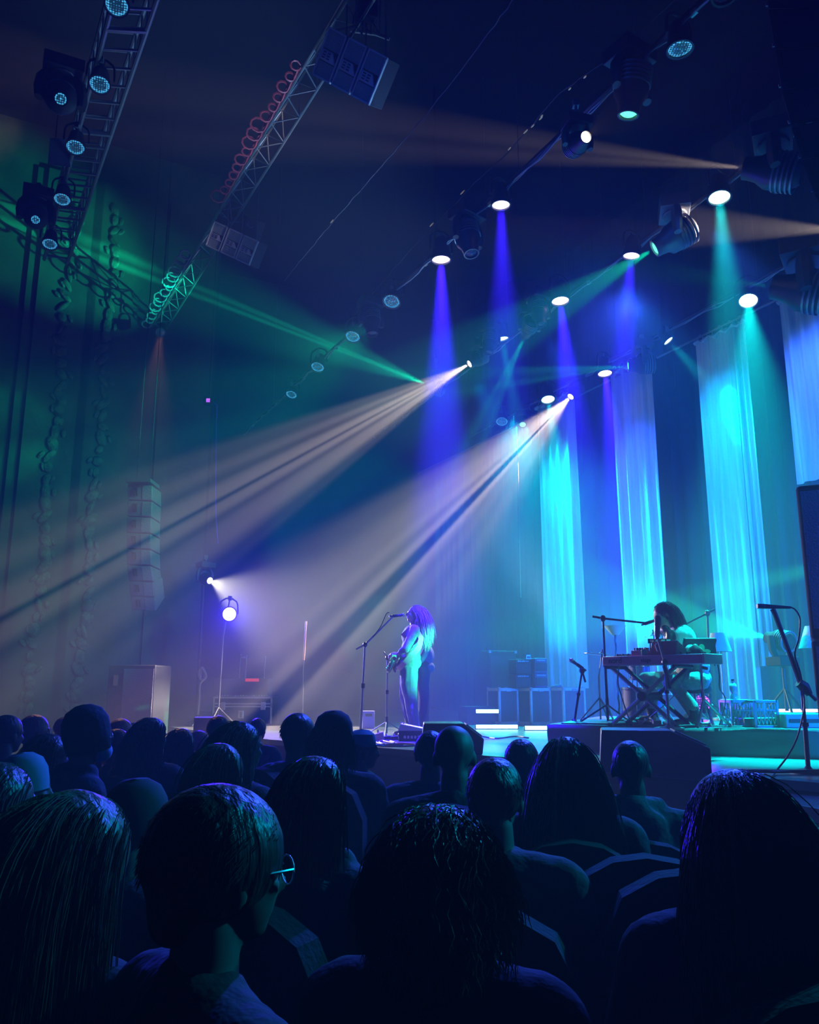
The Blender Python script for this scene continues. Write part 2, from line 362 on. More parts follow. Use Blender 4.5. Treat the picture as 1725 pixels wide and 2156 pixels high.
# ---------------------------------------------------------------- lamp lens materials
def lens_mat(name, core, strength, dots=False):
    m = mat(name, (.02, .03, .04), .15, 0, core, strength)
    if dots:
        nt = m.node_tree; b = nt.nodes['Principled BSDF']; tc = nt.nodes.new('ShaderNodeTexCoord'); vo = nt.nodes.new('ShaderNodeTexVoronoi'); vo.inputs['Scale'].default_value = 42
        vo.inputs['Randomness'].default_value = .15
        r = nt.nodes.new('ShaderNodeValToRGB'); r.color_ramp.elements[0].color = (1, 1, 1, 1); r.color_ramp.elements[0].position = .38; r.color_ramp.elements[1].color = (.06, .06, .06, 1); r.color_ramp.elements[1].position = .55
        mu = nt.nodes.new('ShaderNodeMath'); mu.operation = 'MULTIPLY'; mu.inputs[1].default_value = strength
        nt.links.new(tc.outputs['Object'], vo.inputs['Vector']); nt.links.new(vo.outputs['Distance'], r.inputs[0]); nt.links.new(r.outputs[0], mu.inputs[0]); nt.links.new(mu.outputs[0], b.inputs['Emission Strength'])
    return m
lens_mat('lens_violet', (.75, .6, 1), 5); lens_mat('lens_cyan', (.5, 1, 1), 5); lens_mat('lens_white', (1, .86, .7), 9); lens_mat('lens_green', (.1, 1, .55), 3)
lens_mat('lens_idle_sheen', (.08, .52, .95), 1.0, True); lens_mat('lens_off_sheen', (.05, .12, .5), .12, True); lens_mat('lens_warm', (1, .95, .7), 6)  # idle and off lenses: reflected stage light put in as faint emission
lens_mat('lens_soft_green', (.15, 1, .6), 1.6)
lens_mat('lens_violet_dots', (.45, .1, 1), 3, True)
CACHE = {}
def part(key, fn, material):
    if key not in CACHE:
        mb = MB(); fn(mb); CACHE[key] = mb.mesh(key.split('|')[0], material)
    return CACHE[key]
def aim(d, roll_up=Vector((0, 0, 1))):
    """rotation whose local -Z points along d and local Y leans up"""
    d = Vector(d).normalized(); z = -d; x = roll_up.cross(z)
    if x.length < 1e-3: x = Vector((1, 0, 0))
    x.normalize(); y = z.cross(x); return Matrix((x, y, z)).transposed().to_4x4()
COLS = {'violet': (.028, .006, 1), 'cyan': (.0, .78, .80), 'white': (1, .80, .66), 'green': (.0, .95, .50), 'warm': (1, .92, .78), 'amber': (1, .48, .24)}
def par_can(p, target, lens, label, hang, color=None, energy=0, half=9, blend=1, group=None, size=1.0, falloff='Quadratic', smooth=0):
    p = Vector(p); target = Vector(target); top = Vector((p.x, p.y, hang)); d = (target-p).normalized()
    root = thing('par_can', label, 'stage light', top, 0, group)
    R = aim(d); R.translation = p-top; k = size
    def body(mb): mb.lathe([(0.0, .26*k), (.06*k, .26*k), (.085*k, .22*k), (.10*k, .10*k), (.122*k, .0), (.122*k, -.02*k), (.105*k, -.02*k), (.105*k, 0)], (0, 0, 0), (0, 0, 1), 20)
    h = meshobj('housing', part('housing|par%s' % k, body, 'black_paint'), root, m=R)
    meshobj('lens', part('lens|par%s%s' % (k, lens), lambda mb: mb.lathe([(0, -.012*k), (.06*k, -.010*k), (.104*k, 0), (.104*k, .01*k), (0, .01*k)], (0, 0, 0), (0, 0, 1), 20), lens), h)
    def yoke(mb):
        c = Vector((0, 0, 0)); r = .145*k
        pts = [Vector((-r, 0, -.0))]+[Vector((-r*math.cos(a), 0, .05+.20*k*math.sin(a)**.5)) for a in (0.001, .25, .6, 1.2, PI/2, PI-1.2, PI-.6, PI-.25, PI-.001)]+[Vector((r, 0, 0))]
        mb.tube(pts, .012*k, 6, True, 1.6)
    yk = part('yoke|par%s' % k, yoke, 'black_paint'); ym = Matrix.Rotation(math.atan2(d.y, d.x)+PI/2, 4, 'Z') if abs(d.z) < .97 else Matrix.Rotation(ANG, 4, 'Z')
    ym.translation = p-top-d*.1*k; meshobj('yoke', yk, root, m=ym)
    zt = p.z-d.z*.1*k+.22*k
    mb = MB(); mb.cyl((0, 0, zt-hang), (0, 0, 0), .012); mb.box((0, 0, .0), (.05, .06, .07)); mb.build('clamp', 'grey_metal', root, world=False)
    if energy: node_light('par_beam', COLS[color], energy, half, blend, p+d*.03, p+d*5, falloff, None, .05, smooth, parent=root)
    return root
def mover(p, target, lens, label, hang, color=None, energy=0, half=9, blend=.4, group=None, size=1.0, falloff='Quadratic', stripes=None, up=True, lens_size=1.0, base_mat='black_paint', smooth=0):
    """moving head lamp: base box, fork with two arms, barrel with lens; p is the lens"""
    p = Vector(p); target = Vector(target); d = (target-p).normalized(); k = size; piv = p-d*.17*k
    sg = 1 if up else -1
    root = thing('moving_head_light', label, 'stage light', Vector((piv.x, piv.y, hang)), 0, group)
    R = aim(d); R.translation = p-root.location; L = lens_size
    def barrel(mb): mb.lathe([(0, .34*k), (.07*k, .335*k), (.11*k, .28*k), (.125*k, .2*k), (.12*k, .12*k), (.085*k*max(L, .8), .06*k), (.075*k*L, 0), (.075*k*L, -.03*k), (.062*k*L, -.03*k), (.062*k*L, 0)], (0, 0, 0), (0, 0, 1), 20)
    h = meshobj('head', part('head|mv%s%s%s' % (k, L, base_mat), barrel, base_mat), root, m=R)
    meshobj('lens', part('lens|mv%s%s%s' % (k, lens, L), lambda mb: mb.lathe([(0, -.03*k), (.045*k*L, -.022*k), (.064*k*L, -.005*k), (.064*k*L, .005), (0, .005)], (0, 0, 0), (0, 0, 1), 18), lens), h)
    def fins(mb):
        for q in range(5): mb.lathe([(.11*k, (.17+.03*q)*k), (.131*k, (.17+.03*q)*k), (.131*k, (.182+.03*q)*k), (.11*k, (.182+.03*q)*k)], (0, 0, 0), (0, 0, 1), 18)
    meshobj('cooling_fin', part('cooling_fin|mv%s' % k, fins, 'grey_metal'), h)
    side = Vector((-d.y, d.x, 0)); side = side.normalized() if side.length > .05 else A.copy()
    rel = piv-root.location; armtop = rel.z+sg*.20*k
    for s_ in (-1, 1):
        mb = MB(); q = rel+side*(s_*.155*k)
        mb.tube([q-Vector((0, 0, sg*.05*k)), q+Vector((0, 0, sg*.03*k)), q+Vector((0, 0, sg*.12*k))+side*(-s_*.01*k), Vector((rel.x, rel.y, armtop))+side*(s_*.10*k)], [.03*k, .042*k, .042*k, .035*k], 8, True, 1.4)
        mb.build('yoke_arm', base_mat, root, world=False)
    mb = MB(); Rz = Matrix.Rotation(math.atan2(side.y, side.x), 3, 'Z')
    mb.box((rel.x, rel.y, armtop+sg*.05*k), (.30*k, .24*k, .11*k), Rz); mb.cyl((rel.x, rel.y, armtop-sg*.02*k), (rel.x, rel.y, armtop+sg*.02*k), .10*k)
    mb.build('base', base_mat, root, world=False, bevel=.01)
    if up:
        mb = MB(); mb.cyl((0, 0, min(armtop+.1*k, -.02)), (0, 0, 0), .015); mb.box((0, 0, 0), (.06, .07, .08)); mb.build('clamp', 'grey_metal', root, world=False)
    if energy: node_light('moving_head_beam', COLS[color], energy, half, blend, p+d*(.05*k+.01), p+d*5, falloff, stripes, .02, smooth, parent=root)
    return root
# ---------------------------------------------------------------- battens over the stage
def batten(name, u0, v0, u1, v1, z, label, ext=(0, 0), seed=0, mats=('black_paint', 'grey_metal'), cab=2):
    p0 = onz(u0, v0, z); p1 = onz(u1, v1, z); d = (p1-p0).normalized(); p0 = p0-d*ext[0]; p1 = p1+d*ext[1]; L = (p1-p0).length
    r = random.Random(seed); root = thing(name, label, 'lighting bar', p0)
    MB().cyl(p0, p1, .025, n=8).build('pipe', mats[0], root)
    side = d.cross(Vector((0, 0, 1)))
    for c in range(cab):
        pts = []; n = int(L/.22)
        for i in range(n+1):
            k = i/n; sag = -.03-.05*abs(math.sin(i*.9+c))*r.random()
            pts.append(p0.lerp(p1, k)+Vector((0, 0, sag))+side*r.uniform(-.03, .03))
        MB().tube(pts, .011, 5).build('cable', 'cable_blue', root)
    n = int(L/1.6)
    for i in range(n):
        q = p0.lerp(p1, (i+.5)/n); mb = MB(); mb.box(q+Vector((0, 0, -.02)), (.03, .07, .09), Matrix.Rotation(ANG, 3, 'Z')); mb.build('cable_tie', 'aluminium', root)
    n = 4
    for i in range(n):
        q = p0.lerp(p1, (i+.5)/n); MB().cyl(q, Vector((q.x, q.y, CEIL)), .004, n=5).build('suspension_cable', 'grey_metal', root)
    return root
ZT = 7.32
batten('lighting_batten', 1480, 0, 600, 830, ZT, 'long black pipe with loose cables, nearest the auditorium, its lamps hanging below', (4, 3), 1)
batten('lighting_batten', 1662, 282, 985, 775, ZT, 'black pipe with lamps between the front pipe and the one above the fabric panels', (4, 5.5), 2)
batten('lighting_batten', 1725, 520, 1040, 890, ZT, 'black pipe of lamps just in front of the pale fabric panels', (4, 1), 3)
def dist_pt(a, b, u): return (a[0]+(b[0]-a[0])*u, a[1]+(b[1]-a[1])*u)
pA = ts(-3, S_DR, 7.27); pB = ts(19.5, S_DR, 7.27)
root = thing('curtain_track', 'thin pipe carrying the pale fabric panels', 'curtain rail', pA)
MB().cyl(pA, pB, .022, n=8).build('pipe', 'grey_metal', root)
for k in range(5):
    q = pA.lerp(pB, (k+.5)/5); MB().cyl(q, Vector((q.x, q.y, CEIL)), .004, n=5).build('suspension_cable', 'grey_metal', root)
DOWN = Vector((0, 0, -5)); ZL = 7.10
GP = 'lamps on the pipes over the stage'
def P(u, v, col, lens, label, E, half=8, tgt=None, z=ZL, size=1.0, blend=1, smooth=0):
    p = onz(u, v, z); t = p+DOWN if tgt is None else (tgt if isinstance(tgt, Vector) else p+Vector(tgt))
    return par_can(p, t, lens, label, ZT-.02, col, E, half, blend, GP, size, smooth=smooth)
SZ = 1.05
EV, EC = 33000, 8000
P(929, 545, 'violet', 'lens_violet', 'lit violet lamp on the front pipe with a strong violet shaft straight below', EV*2.4, 9, size=1.15)
P(1055, 430, 'violet', 'lens_violet', 'lit violet lamp on the front pipe, upper right of the other violet one', EV*.9, 9)
P(1180, 632, 'violet', 'lens_violet', 'violet lamp on the middle pipe with a wide round glow', EV*2.0, 9, (.15, -.6, -5), size=1.2)
P(1330, 537, 'violet', 'lens_violet', 'violet lamp on the middle pipe below the striped moving light', EV*1.2, 9, (-.6, .2, -5))
P(1274, 785, 'violet', 'lens_violet', 'violet lamp on the rear pipe between the panels, left of the green moving light', EV*2.4, 9, (.1, -.9, -5), size=1.2)
P(1515, 414, 'cyan', 'lens_cyan', 'bright cyan lamp on the middle pipe, upper right', EC*1.9, 9, (-.4, -.9, -5), size=1.15)
P(1576, 632, 'cyan', 'lens_cyan', 'biggest round cyan lamp, on the rear pipe above the notched fabric panel', EC*2.0, 14, (-1.2, -2.4, -5), size=1.25)
P(1057, 712, 'cyan', 'lens_cyan', 'cyan lamp at the far part of the middle pipe', EC*.5, 8, (.8, .2, -5))
P(1154, 840, 'cyan', 'lens_cyan', 'cyan lamp in front of the farthest fabric panel', EC*1.6, 10, (.2, -1.8, -5), size=1.25)
P(1407, 717, 'cyan', 'lens_cyan', 'small cyan lamp tilted sideways on the rear pipe', EC*.5, 10, (2.6, -1.0, -4), size=.8)
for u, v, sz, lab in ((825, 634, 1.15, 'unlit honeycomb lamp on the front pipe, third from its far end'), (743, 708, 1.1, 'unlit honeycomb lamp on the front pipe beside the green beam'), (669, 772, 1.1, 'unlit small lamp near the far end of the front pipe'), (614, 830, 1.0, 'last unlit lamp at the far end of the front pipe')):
    P(u, v, None, 'lens_idle_sheen', lab, 0, tgt=(-.6, -2.0, -4), size=sz)
P(1432, 101, None, 'lens_idle_sheen', 'unlit lamp at the near top right end of the front pipe', 0, size=1.0)
P(1057, 887, None, 'lens_idle_sheen', 'unlit honeycomb lamp at the far end of the rear pipe', 0, tgt=(-.5, -2.4, -4), size=1.2)
def Q(u, v, tgt, lens, label, col=None, E=0, half=8, z=6.8, **k):
    p = onz(u, v, z); return mover(p, tgt, lens, label, ZT-.02, col, E, half, group=GP, **k)
st1 = [(0, .15), (.08, .5), (.14, .25), (.24, 1), (.34, .8), (.40, .35), (.45, 1), (.49, .9), (.515, .08), (.54, 1), (.60, .9), (.66, .3), (.74, .7), (.82, .3), (.9, .5), (1, .15)]
st2 = [(0, 0.06), (0.1, 0.175), (0.16, 0.075), (0.25, 0.45), (0.31, 0.15), (0.37, 0.5), (0.4, 0.25), (0.44, 0.5), (0.475, 0.9), (0.495, 0.02), (0.535, 0.02), (0.56, 1), (0.61, 0.3), (0.66, 1), (0.71, 0.35), (0.76, 0.95), (0.82, 0.25), (0.88, 0.6), (1, 0.12)]
Q(991, 765, at(250, 1175, 11.5), 'lens_white', 'moving light at the far end of the middle pipe throwing a broad white beam left', 'white', WB*.85, 11.5, stripes=st1, z=6.85)
Q(1203, 834, at(800, 1262, 12.5), 'lens_white', 'moving light on the rear pipe throwing fanned white beams down to the singer', 'white', WB*1.35, 16, stripes=st2, z=6.85)
mv_ = Q(901, 810, at(300, 575, 15), 'lens_green', 'moving light throwing a green beam to the upper left', 'green', GB*1.0, 12.5, blend=.9, stripes=[(0, .5), (.35, .45), (.46, .5), (.49, 1.6), (.52, .5), (.56, 1.3), (.6, .4), (1, .45)], z=6.85)
Q(1107, 705, at(1000, 930, 14.5), 'lens_green', 'moving light with a narrow green beam pointing down left on the middle pipe', 'green', GB*.45, 6, stripes=[(0, .3), (.3, 1), (.5, .3), (.7, 1), (1, .3)])
Q(1327, 770, at(850, 815, 13.5), 'lens_green', 'black moving light with a green lens above the second fabric panel', 'green', GB*.5, 6.5, stripes=[(0, .3), (.25, 1), (.4, .2), (.8, 1), (1, .3)], size=1.3)
Q(1101, 893, at(1090, 1100, 14), 'lens_green', 'small green moving light at the far end of the rear pipe', 'green', GB*.03, 8)
Q(1385, 520, at(1180, 640, 9.5), 'lens_soft_green', 'big moving light on the middle pipe with a warm striped body and green lens', 'green', GB*.3, 11, size=1.5, base_mat='grey_metal')
Q(1640, 605, at(1300, 560, 11), 'lens_soft_green', 'big black moving light silhouetted at the right edge of the rear pipe', 'green', GB*.05, 7, size=2.2, z=6.6)
Q(1578, 355, at(900, 290, 9.4), 'lens_white', 'large moving light at the near end of the middle pipe with a thin pale beam', 'white', WB*.17, 5.5, size=1.6, stripes=[(0, .5), (.3, 1), (.45, .5), (.6, 1), (1, .6)], z=6.85)
Q(1232, 290, onz(1232, 290, 6.8)+Vector((.6, -2, -.6)), 'lens_white', 'moving light glinting white on the front pipe', 'white', 14, 20, size=.9)
Q(1324, 235, onz(1324, 235, 6.8)+Vector((-.4, .6, -3)), 'lens_soft_green', 'moving light on the front pipe with its side lit green', None, 0, size=1.35)
Q(992, 530, onz(992, 530, 6.8)+Vector((.5, -.6, -3)), 'lens_off_sheen', 'dark moving light beside the brightest violet lamp', size=1.3)
Q(784, 700, onz(784, 700, 6.8)+Vector((.3, -.5, -3)), 'lens_off_sheen', 'dark moving light between two unlit honeycomb lamps', size=1.2)
Q(1140, 680, onz(1140, 680, 6.8)+Vector((.3, -.5, -3)), 'lens_off_sheen', 'dark moving light between the narrow green beam and a violet lamp', size=1.1)
Q(1525, -20, onz(1525, -20, 6.8)+Vector((.3, -.5, -3)), 'lens_off_sheen', 'dark moving light cut by the top right edge of the picture', size=1.5)
Q(1030, 740, onz(1030, 740, 6.8)+Vector((-.3, -.5, -3)), 'lens_off_sheen', 'dark moving light just above the broad white beam', size=1.0)
MB().cyl(mv_.location, (mv_.location.x, mv_.location.y, CEIL), .02, n=6).build('hanging_pole', 'black_paint', mv_)
# off-frame moving light whose pale beam enters at the right edge
Q(1800, 484, at(1000, 470, 9.8), 'lens_white', 'moving light just outside the right edge sending a pale beam left', 'white', WB*.13, 9, size=1.2)
# ---------------------------------------------------------------- thin steel cables, with glints painted on as small glowing pieces
def wire(pts, z, label, glints=(), r=.006, seed=0):
    rr = random.Random(seed); P3 = [onz(u, v, z) for u, v in pts]; root = thing('steel_cable', label, 'cable', P3[0])
    path = []
    for i in range(len(P3)-1):
        for k in range(8): path.append(P3[i].lerp(P3[i+1], k/8)+Vector((rr.uniform(-.008, .008), 0, rr.uniform(-.008, .008))))
    path.append(P3[-1]); MB().tube(path, r, 5).build('wire', 'wire_dull', root)
    for u, v, l in glints:
        c = onz(u, v, z-.005); n = (P3[-1]-P3[0]).normalized(); MB().tube([c-n*l, c, c+n*l], [r*.8, r*1.7, r*.8], 6).build('glint', 'glint_gold', root)
    return root
wire([(1130, -60), (1080, 0), (985, 130), (890, 250), (795, 360), (700, 468), (640, 540), (600, 590)], 7.6, 'thin slack cable crossing from the top centre towards the green beam', [(699, 466, .05)], .006, 1)
wire([(1520, -100), (1410, 10), (1290, 118), (1180, 195), (1075, 315), (990, 395), (920, 470), (830, 565), (740, 672)], 7.6, 'cable with small painted glints, just left of the front pipe', [(1107, 277, .04), (1122, 265, .03), (1139, 249, .03), (1073, 313, .03), (974, 405, .05), (909, 473, .05), (1232, 162, .02), (1200, 187, .02), (1141, 244, .02)], .006, 2)
# ---------------------------------------------------------------- ladder-like box truss at the left
ZB = 8.0
def chordpts(pts, z): return [onz(u, v, z) for u, v in pts]
cr = (onz(334, -10, ZB), onz(150, 530, ZB)); cl = (onz(240, -10, ZB), onz(100, 522, ZB))
root = thing('box_truss', 'ladder-like square lighting truss at the upper left carrying five idle lamps', 'truss', cr[0])
up5 = Vector((0, 0, .45)); ext = (cr[1]-cr[0]).normalized()
CH = [(cr[0]-ext*1.5, cr[1]+ext*.4), (cl[0]-ext*1.5, cl[1]+ext*.4), (cr[0]-ext*1.5+up5, cr[1]+ext*.4+up5), (cl[0]-ext*1.5+up5, cl[1]+ext*.4+up5)]
for a_, b_ in CH: MB().cyl(a_, b_, .026, n=8).build('chord', 'truss_metal', root)
for k in range(24):
    f = (k+.5)/24; a_ = CH[0][0].lerp(CH[0][1], f); b_ = CH[1][0].lerp(CH[1][1], f)
    mb = MB(); mb.cyl(a_, b_, .016 if k % 6 else .03, n=6); mb.cyl(a_, a_+up5, .012, n=6); mb.cyl(b_, b_+up5, .012, n=6); mb.cyl(a_+up5, b_+up5, .012, n=6)
    mb.build('rung', 'truss_metal', root)
for i, (u, v) in enumerate(((246, 10), (210, 177), (159, 309), (131, 419), (105, 513))):
    p = onz(u, v, ZB-.28); par_can(p, p+Vector((.35, -.9, -2.6)), 'lens_idle_sheen', ['idle blue honeycomb lamp cut by the top edge on the ladder truss', 'second idle honeycomb lamp down the ladder truss', 'idle honeycomb lamp on the ladder truss beside the hanging panel', 'idle honeycomb lamp low on the ladder truss', 'lowest idle honeycomb lamp at the end of the ladder truss'][i], ZB, group='idle lamps on the ladder truss', size=.95)
for u, v, s_, lab in ((128, 208, 1.4, 'dark moving light with small glints left of the ladder truss, above the flat panel'), (75, 462, 1.3, 'dark moving light at the far left, beside the low end of the ladder truss')):
    p = onz(u, v, ZB-.3); mover(p, p+Vector((.5, -1, -.9)), 'lens_idle_sheen', lab, ZB+.3, None, 0, group='dark moving lights by the ladder truss', size=s_, lens_size=.7)
def facing(u0, v0, u1, v1, F, tilt=0.0):
    """orthonormal frame of a face seen at these two top corners: ex along them, ey down, n towards the viewer"""
    a_ = at(u0, v0, F); b_ = at(u1, v1, F); ex = (b_-a_).normalized(); c = (a_+b_)/2; n = (Vector((0, 0, HC))-c).normalized(); n = (n-ex*n.dot(ex)).normalized()
    ey = n.cross(ex).normalized()
    if ey.z > 0: ey = -ey
    if tilt: n2 = (n*math.cos(tilt)+ey*math.sin(tilt)).normalized(); ey = (ey*math.cos(tilt)-n*math.sin(tilt)).normalized(); n = n2
    return a_, ex, ey, n, (b_-a_).length
a_, ex, ey, n, W = facing(105, 290, 145, 293, onz(120, 320, 8.0).y)
root = thing('hanging_panel', 'flat dull blue panel hanging left of the ladder truss', 'panel', a_)
MB().prism([(0, 0), (W, 0), (W*.95, W*1.35), (-.06, W*1.3)], a_, ex, ey, -n, .05).build('board', 'panel_blue', root)
MB().cyl(a_+ex*W*.3, Vector((a_.x, a_.y, 0))+ex*W*.3+Vector((0, 0, ZB+.6)), .008, n=5).build('strap', 'cable_black', root)
# ---------------------------------------------------------------- triangular truss with speaker clusters
ZS = 9.0
tp = [onz(u, v, ZS) for u, v in ((812, -40), (700, 130), (560, 380), (430, 565), (332, 722))]
d_ = (tp[-1]-tp[0]).normalized(); t0_, t1_ = tp[0]-d_*2, tp[-1]+d_*.2
root = thing('triangular_truss', 'triangular lattice truss with red cable loops carrying the speaker clusters', 'truss', t0_)
sd = d_.cross(Vector((0, 0, 1))).normalized()
if sd.x > 0: sd = -sd
offs = [Vector((0, 0, 0)), sd*.30, sd*.15+Vector((0, 0, .26))]
for o_ in offs: MB().cyl(t0_+o_, t1_+o_, .02, n=8).build('chord', 'truss_metal', root)
L = (t1_-t0_).length; NN = int(L/.3)
for c0, c1 in ((0, 1), (1, 2), (0, 2)):
    mb = MB()
    for k in range(NN):
        a_ = t0_.lerp(t1_, k/NN)+offs[c0 if k % 2 else c1]; b_ = t0_.lerp(t1_, (k+1)/NN)+offs[c1 if k % 2 else c0]; mb.cyl(a_, b_, .009, n=5)
    mb.build('lacing', 'truss_metal', root)
def loops(f0, f1, n, material, label, sz, seed):
    r = random.Random(seed); o = thing('festoon_cable', label, 'cable', t0_.lerp(t1_, f0)); pts = []
    for k in range(n+1):
        c = t0_.lerp(t1_, f0+(f1-f0)*k/n)+sd*.33; s_ = sz*r.uniform(.6, 1.3)
        for q in range(9):
            a = PI*2*q/9; pts.append(c+sd*(s_*(1-math.cos(a))*.8)+Vector((0, 0, -s_*.5*math.sin(a)))+d_*(.4*s_*math.sin(a)))
    MB().tube(pts, .016, 5).build('cable', material, o); return o
def frac(u, v): return (onz(u, v, ZS)-t0_).dot(d_)/L
loops(frac(655, 150), frac(500, 425), 15, 'cable_red', 'red festooned cable looping along the lattice truss between the speaker clusters', .11, 4)
loops(frac(425, 545), frac(345, 700), 15, 'cable_blue', 'grey festooned cable loops on the far end of the lattice truss', .12, 5)
def cluster(u0, v0, u1, v1, hpx, F, tilt, labels, grp, back=True):
    a_, ex, ey, n, W = facing(u0, v0, u1, v1, F, tilt); w_ = W/3; H = W*hpx
    for i in range(3):
        c = a_+ex*(w_*i); root = thing('ceiling_speaker', labels[i], 'speaker', c, 0, grp); g = .012
        MB().prism([(g, 0), (w_-g, 0), (w_-g, H), (g, H)], c-n*.04, ex, ey, -n, .42).build('cabinet', 'spk_body', root, bevel=.01)
        mb = MB()
        for x0, x1, y0, y1 in ((g, w_-g, 0, g*1.6), (g, w_-g, H-g*1.6, H), (g, g*2.2, 0, H), (w_-g*2.2, w_-g, 0, H)): mb.prism([(x0, y0), (x1, y0), (x1, y1), (x0, y1)], c, ex, ey, -n, .05)
        mb.build('frame', 'spk_edge', root)
        for y0, y1 in ((.03, .40), (.66, .97)):
            MB().prism([(g*2.4, H*y0), (w_-g*2.4, H*y0), (w_-g*2.4, H*y1), (g*2.4, H*y1)], c-n*.012, ex, ey, -n, .03).build('grille', 'spk_grille', root)
        h = MB().prism([(g*2.4, H*.43), (w_*.62, H*.43), (w_-g*2.6, H*.64), (g*2.4, H*.64)], c-n*.006, ex, ey, -n, .03).build('horn', 'spk_horn', root)
        mb = MB()
        for r_ in range(3):
            for q in range(2): mb.prism([(w_*(.2+.22*q), H*(.46+.055*r_)), (w_*(.34+.22*q), H*(.46+.055*r_)), (w_*(.34+.22*q), H*(.485+.055*r_)), (w_*(.2+.22*q), H*(.485+.055*r_))], c+n*.001, ex, ey, -n, .01)
        mb.build('slot', 'black_paint', h)
        if back: 
            q = c+ex*w_/2-n*.25; MB().cyl(q, Vector((q.x, q.y, ZS+.6 if q.z < ZS+.5 else q.z+.5)), .01, n=5).build('hanger', 'grey_metal', root)
cluster(691, 54, 818, 122, .66, onz(729, 129, 8.35).y, 0.0, ['left box of the big three-speaker cluster at the top centre', 'middle box of the big three-speaker cluster at the top centre', 'right box of the big three-speaker cluster at the top centre, with white corner'], 'speaker boxes hung from the lattice truss')
cluster(450, 464, 545, 508, .50, onz(485, 508, 8.4).y, 0.0, ['left box of the smaller hanging speaker cluster below the red cable', 'middle box of the smaller hanging speaker cluster below the red cable', 'right box of the smaller hanging speaker cluster below the red cable'], 'speaker boxes hung from the lattice truss')
# second row of boxes behind the lower cluster
a_, ex, ey, n, W = facing(461, 432, 548, 466, onz(485, 508, 8.4).y+.45)
root = thing('speaker_rack', 'dark triple speaker box behind the smaller hanging cluster', 'speaker', a_)
for i in range(3):
    c = a_+ex*(W/3*i); b_ = MB().prism([(.01, 0), (W/3-.01, 0), (W/3-.01, W*.4), (.01, W*.4)], c, ex, ey, -n, .3).build('cabinet', 'spk_body', root, bevel=.01)
    MB().tube([c+ex*W*.1+ey*W*.12+n*.02, c+ex*W*.1+ey*W*.16+n*.05, c+ex*W*.2+ey*W*.2+n*.05, c+ex*W*.22+ey*W*.17+n*.02], .008, 5).build('handle', 'spk_edge', b_)
# chain motor at the very top centre
c = onz(772, 18, 9.2); root = thing('chain_hoist', 'dark chain hoist with dangling chains at the top edge', 'hoist', c)
MB().box(c, (.22, .2, .34), Matrix.Rotation(.4, 3, 'Z')).build('motor', 'black_paint', root, bevel=.02)
for k in range(3): MB().tube([c+Vector((-.1+.1*k, 0, .1)), c+Vector((-.16+.12*k, 0, -.2)), c+Vector((-.05+.1*k, 0, -.34)), c+Vector((.0+.08*k, .02, .2))], .012, 5).build('chain', 'steel', root)
c = onz(792, 72, 9.1); MB().tube([c+Vector((-.3, 0, .05)), c, c+Vector((.16, 0, -.07))], .02, 6).build('shackle_bar', 'grey_metal', root)
MB().cyl(c, Vector((c.x, c.y, CEIL)), .01, n=5).build('chain', 'steel', root)
# ---------------------------------------------------------------- hanging line array
F = 13.3; root = thing('line_array', 'curved column of stacked speaker cabinets hanging before the left wall', 'speaker array', at(292, 1020, F), 0)
us = [(295, 1020, 318), (295, 1054, 318), (293, 1088, 317), (292, 1122, 316), (292, 1156, 316), (293, 1190, 318), (297, 1224, 322), (300, 1256, 320), (303, 1286, 312)]
for i in range(8):
    u, v, r_ = us[i]; u2, v2, r2 = us[i+1]
    a_ = at(u-26, v, F); b_ = at(u+26, v+2, F); ex = (b_-a_).normalized(); dn = (at(u2-26, v2, F)-a_); n = ex.cross(dn).normalized()
    if n.y > 0: n = -n
    if i > 5: n = (n+Vector((0, 0, -.3*(i-5)))).normalized()
    W = (b_-a_).length; H = dn.length*.95; dn.normalize()
    c = MB().prism([(0, 0), (W, .0), (W, H), (.0, H)], a_, ex, dn, -n, .5).build('cabinet', 'arr_body', root, bevel=.015)
    MB().prism([(W*.60, H*.06), (W*.97, H*.06), (W*.97, H*.94), (W*.60, H*.94)], a_+n*.008, ex, dn, -n, .02).build('grille', 'arr_grille', c)
    mb = MB()
    for x0, x1, y0, y1 in ((.22, .28, .28, .7), (.34, .40, .28, .7), (.22, .40, .2, .3)): mb.prism([(W*x0, H*y0), (W*x1, H*y0), (W*x1, H*y1), (W*x0, H*y1)], a_+n*.02, ex, dn, -n, .02)
    mb.build('rigging_bracket', 'black_paint', c)
q = at(292, 1016, F); MB().box(q+Vector((0, .2, .03)), (.42, .5, .06)).build('bumper_frame', 'grey_metal', root)
for dx in (-.1, .12): MB().cyl(q+Vector((dx, .2, .05)), Vector((q.x+dx, q.y+.2, CEIL)), .007, n=6).build('chain', 'black_paint', root)
# ---------------------------------------------------------------- house wall ornament: pilasters with carved strips
def pilaster(i, u, w_, label):
    p = on_t(u, 1100, 16.98); s0 = p.dot(B)
    o = structure(slab(16.86, 17.0, s0-w_/2, s0+w_/2, 0, CEIL-1), 'trim_%d' % i, 'wall_paint', label)
    r = random.Random(i); mb = MB()
    for k in range(46):
        z = .6+k*.24; c = ts(16.84, s0+.05*math.sin(k*.45+i)*w_, z); R = Matrix.Rotation(ANG, 3, 'Z') @ Matrix.Rotation(r.uniform(-.8, .8), 3, 'Y')
        mb.ell(c, (.05+.07*r.random(), .05, .10+.09*r.random()), R, 8, 6); mb.ell(c+B*(.16*math.cos(k*1.3)), (.05, .035, .09), R, 6, 5)
    q = mb.build('carving', 'ornament', o); q['label'] = 'gilded carved leaf strip'
def on_t(u, v, t):
    r = ray(u, v); k = t/(r.dot(A)); p = r*k; return Vector((p.x, p.y, HC+p.z))
pilaster(2, 95, 1.1, 'left ornate pilaster with carved strip on the auditorium wall')
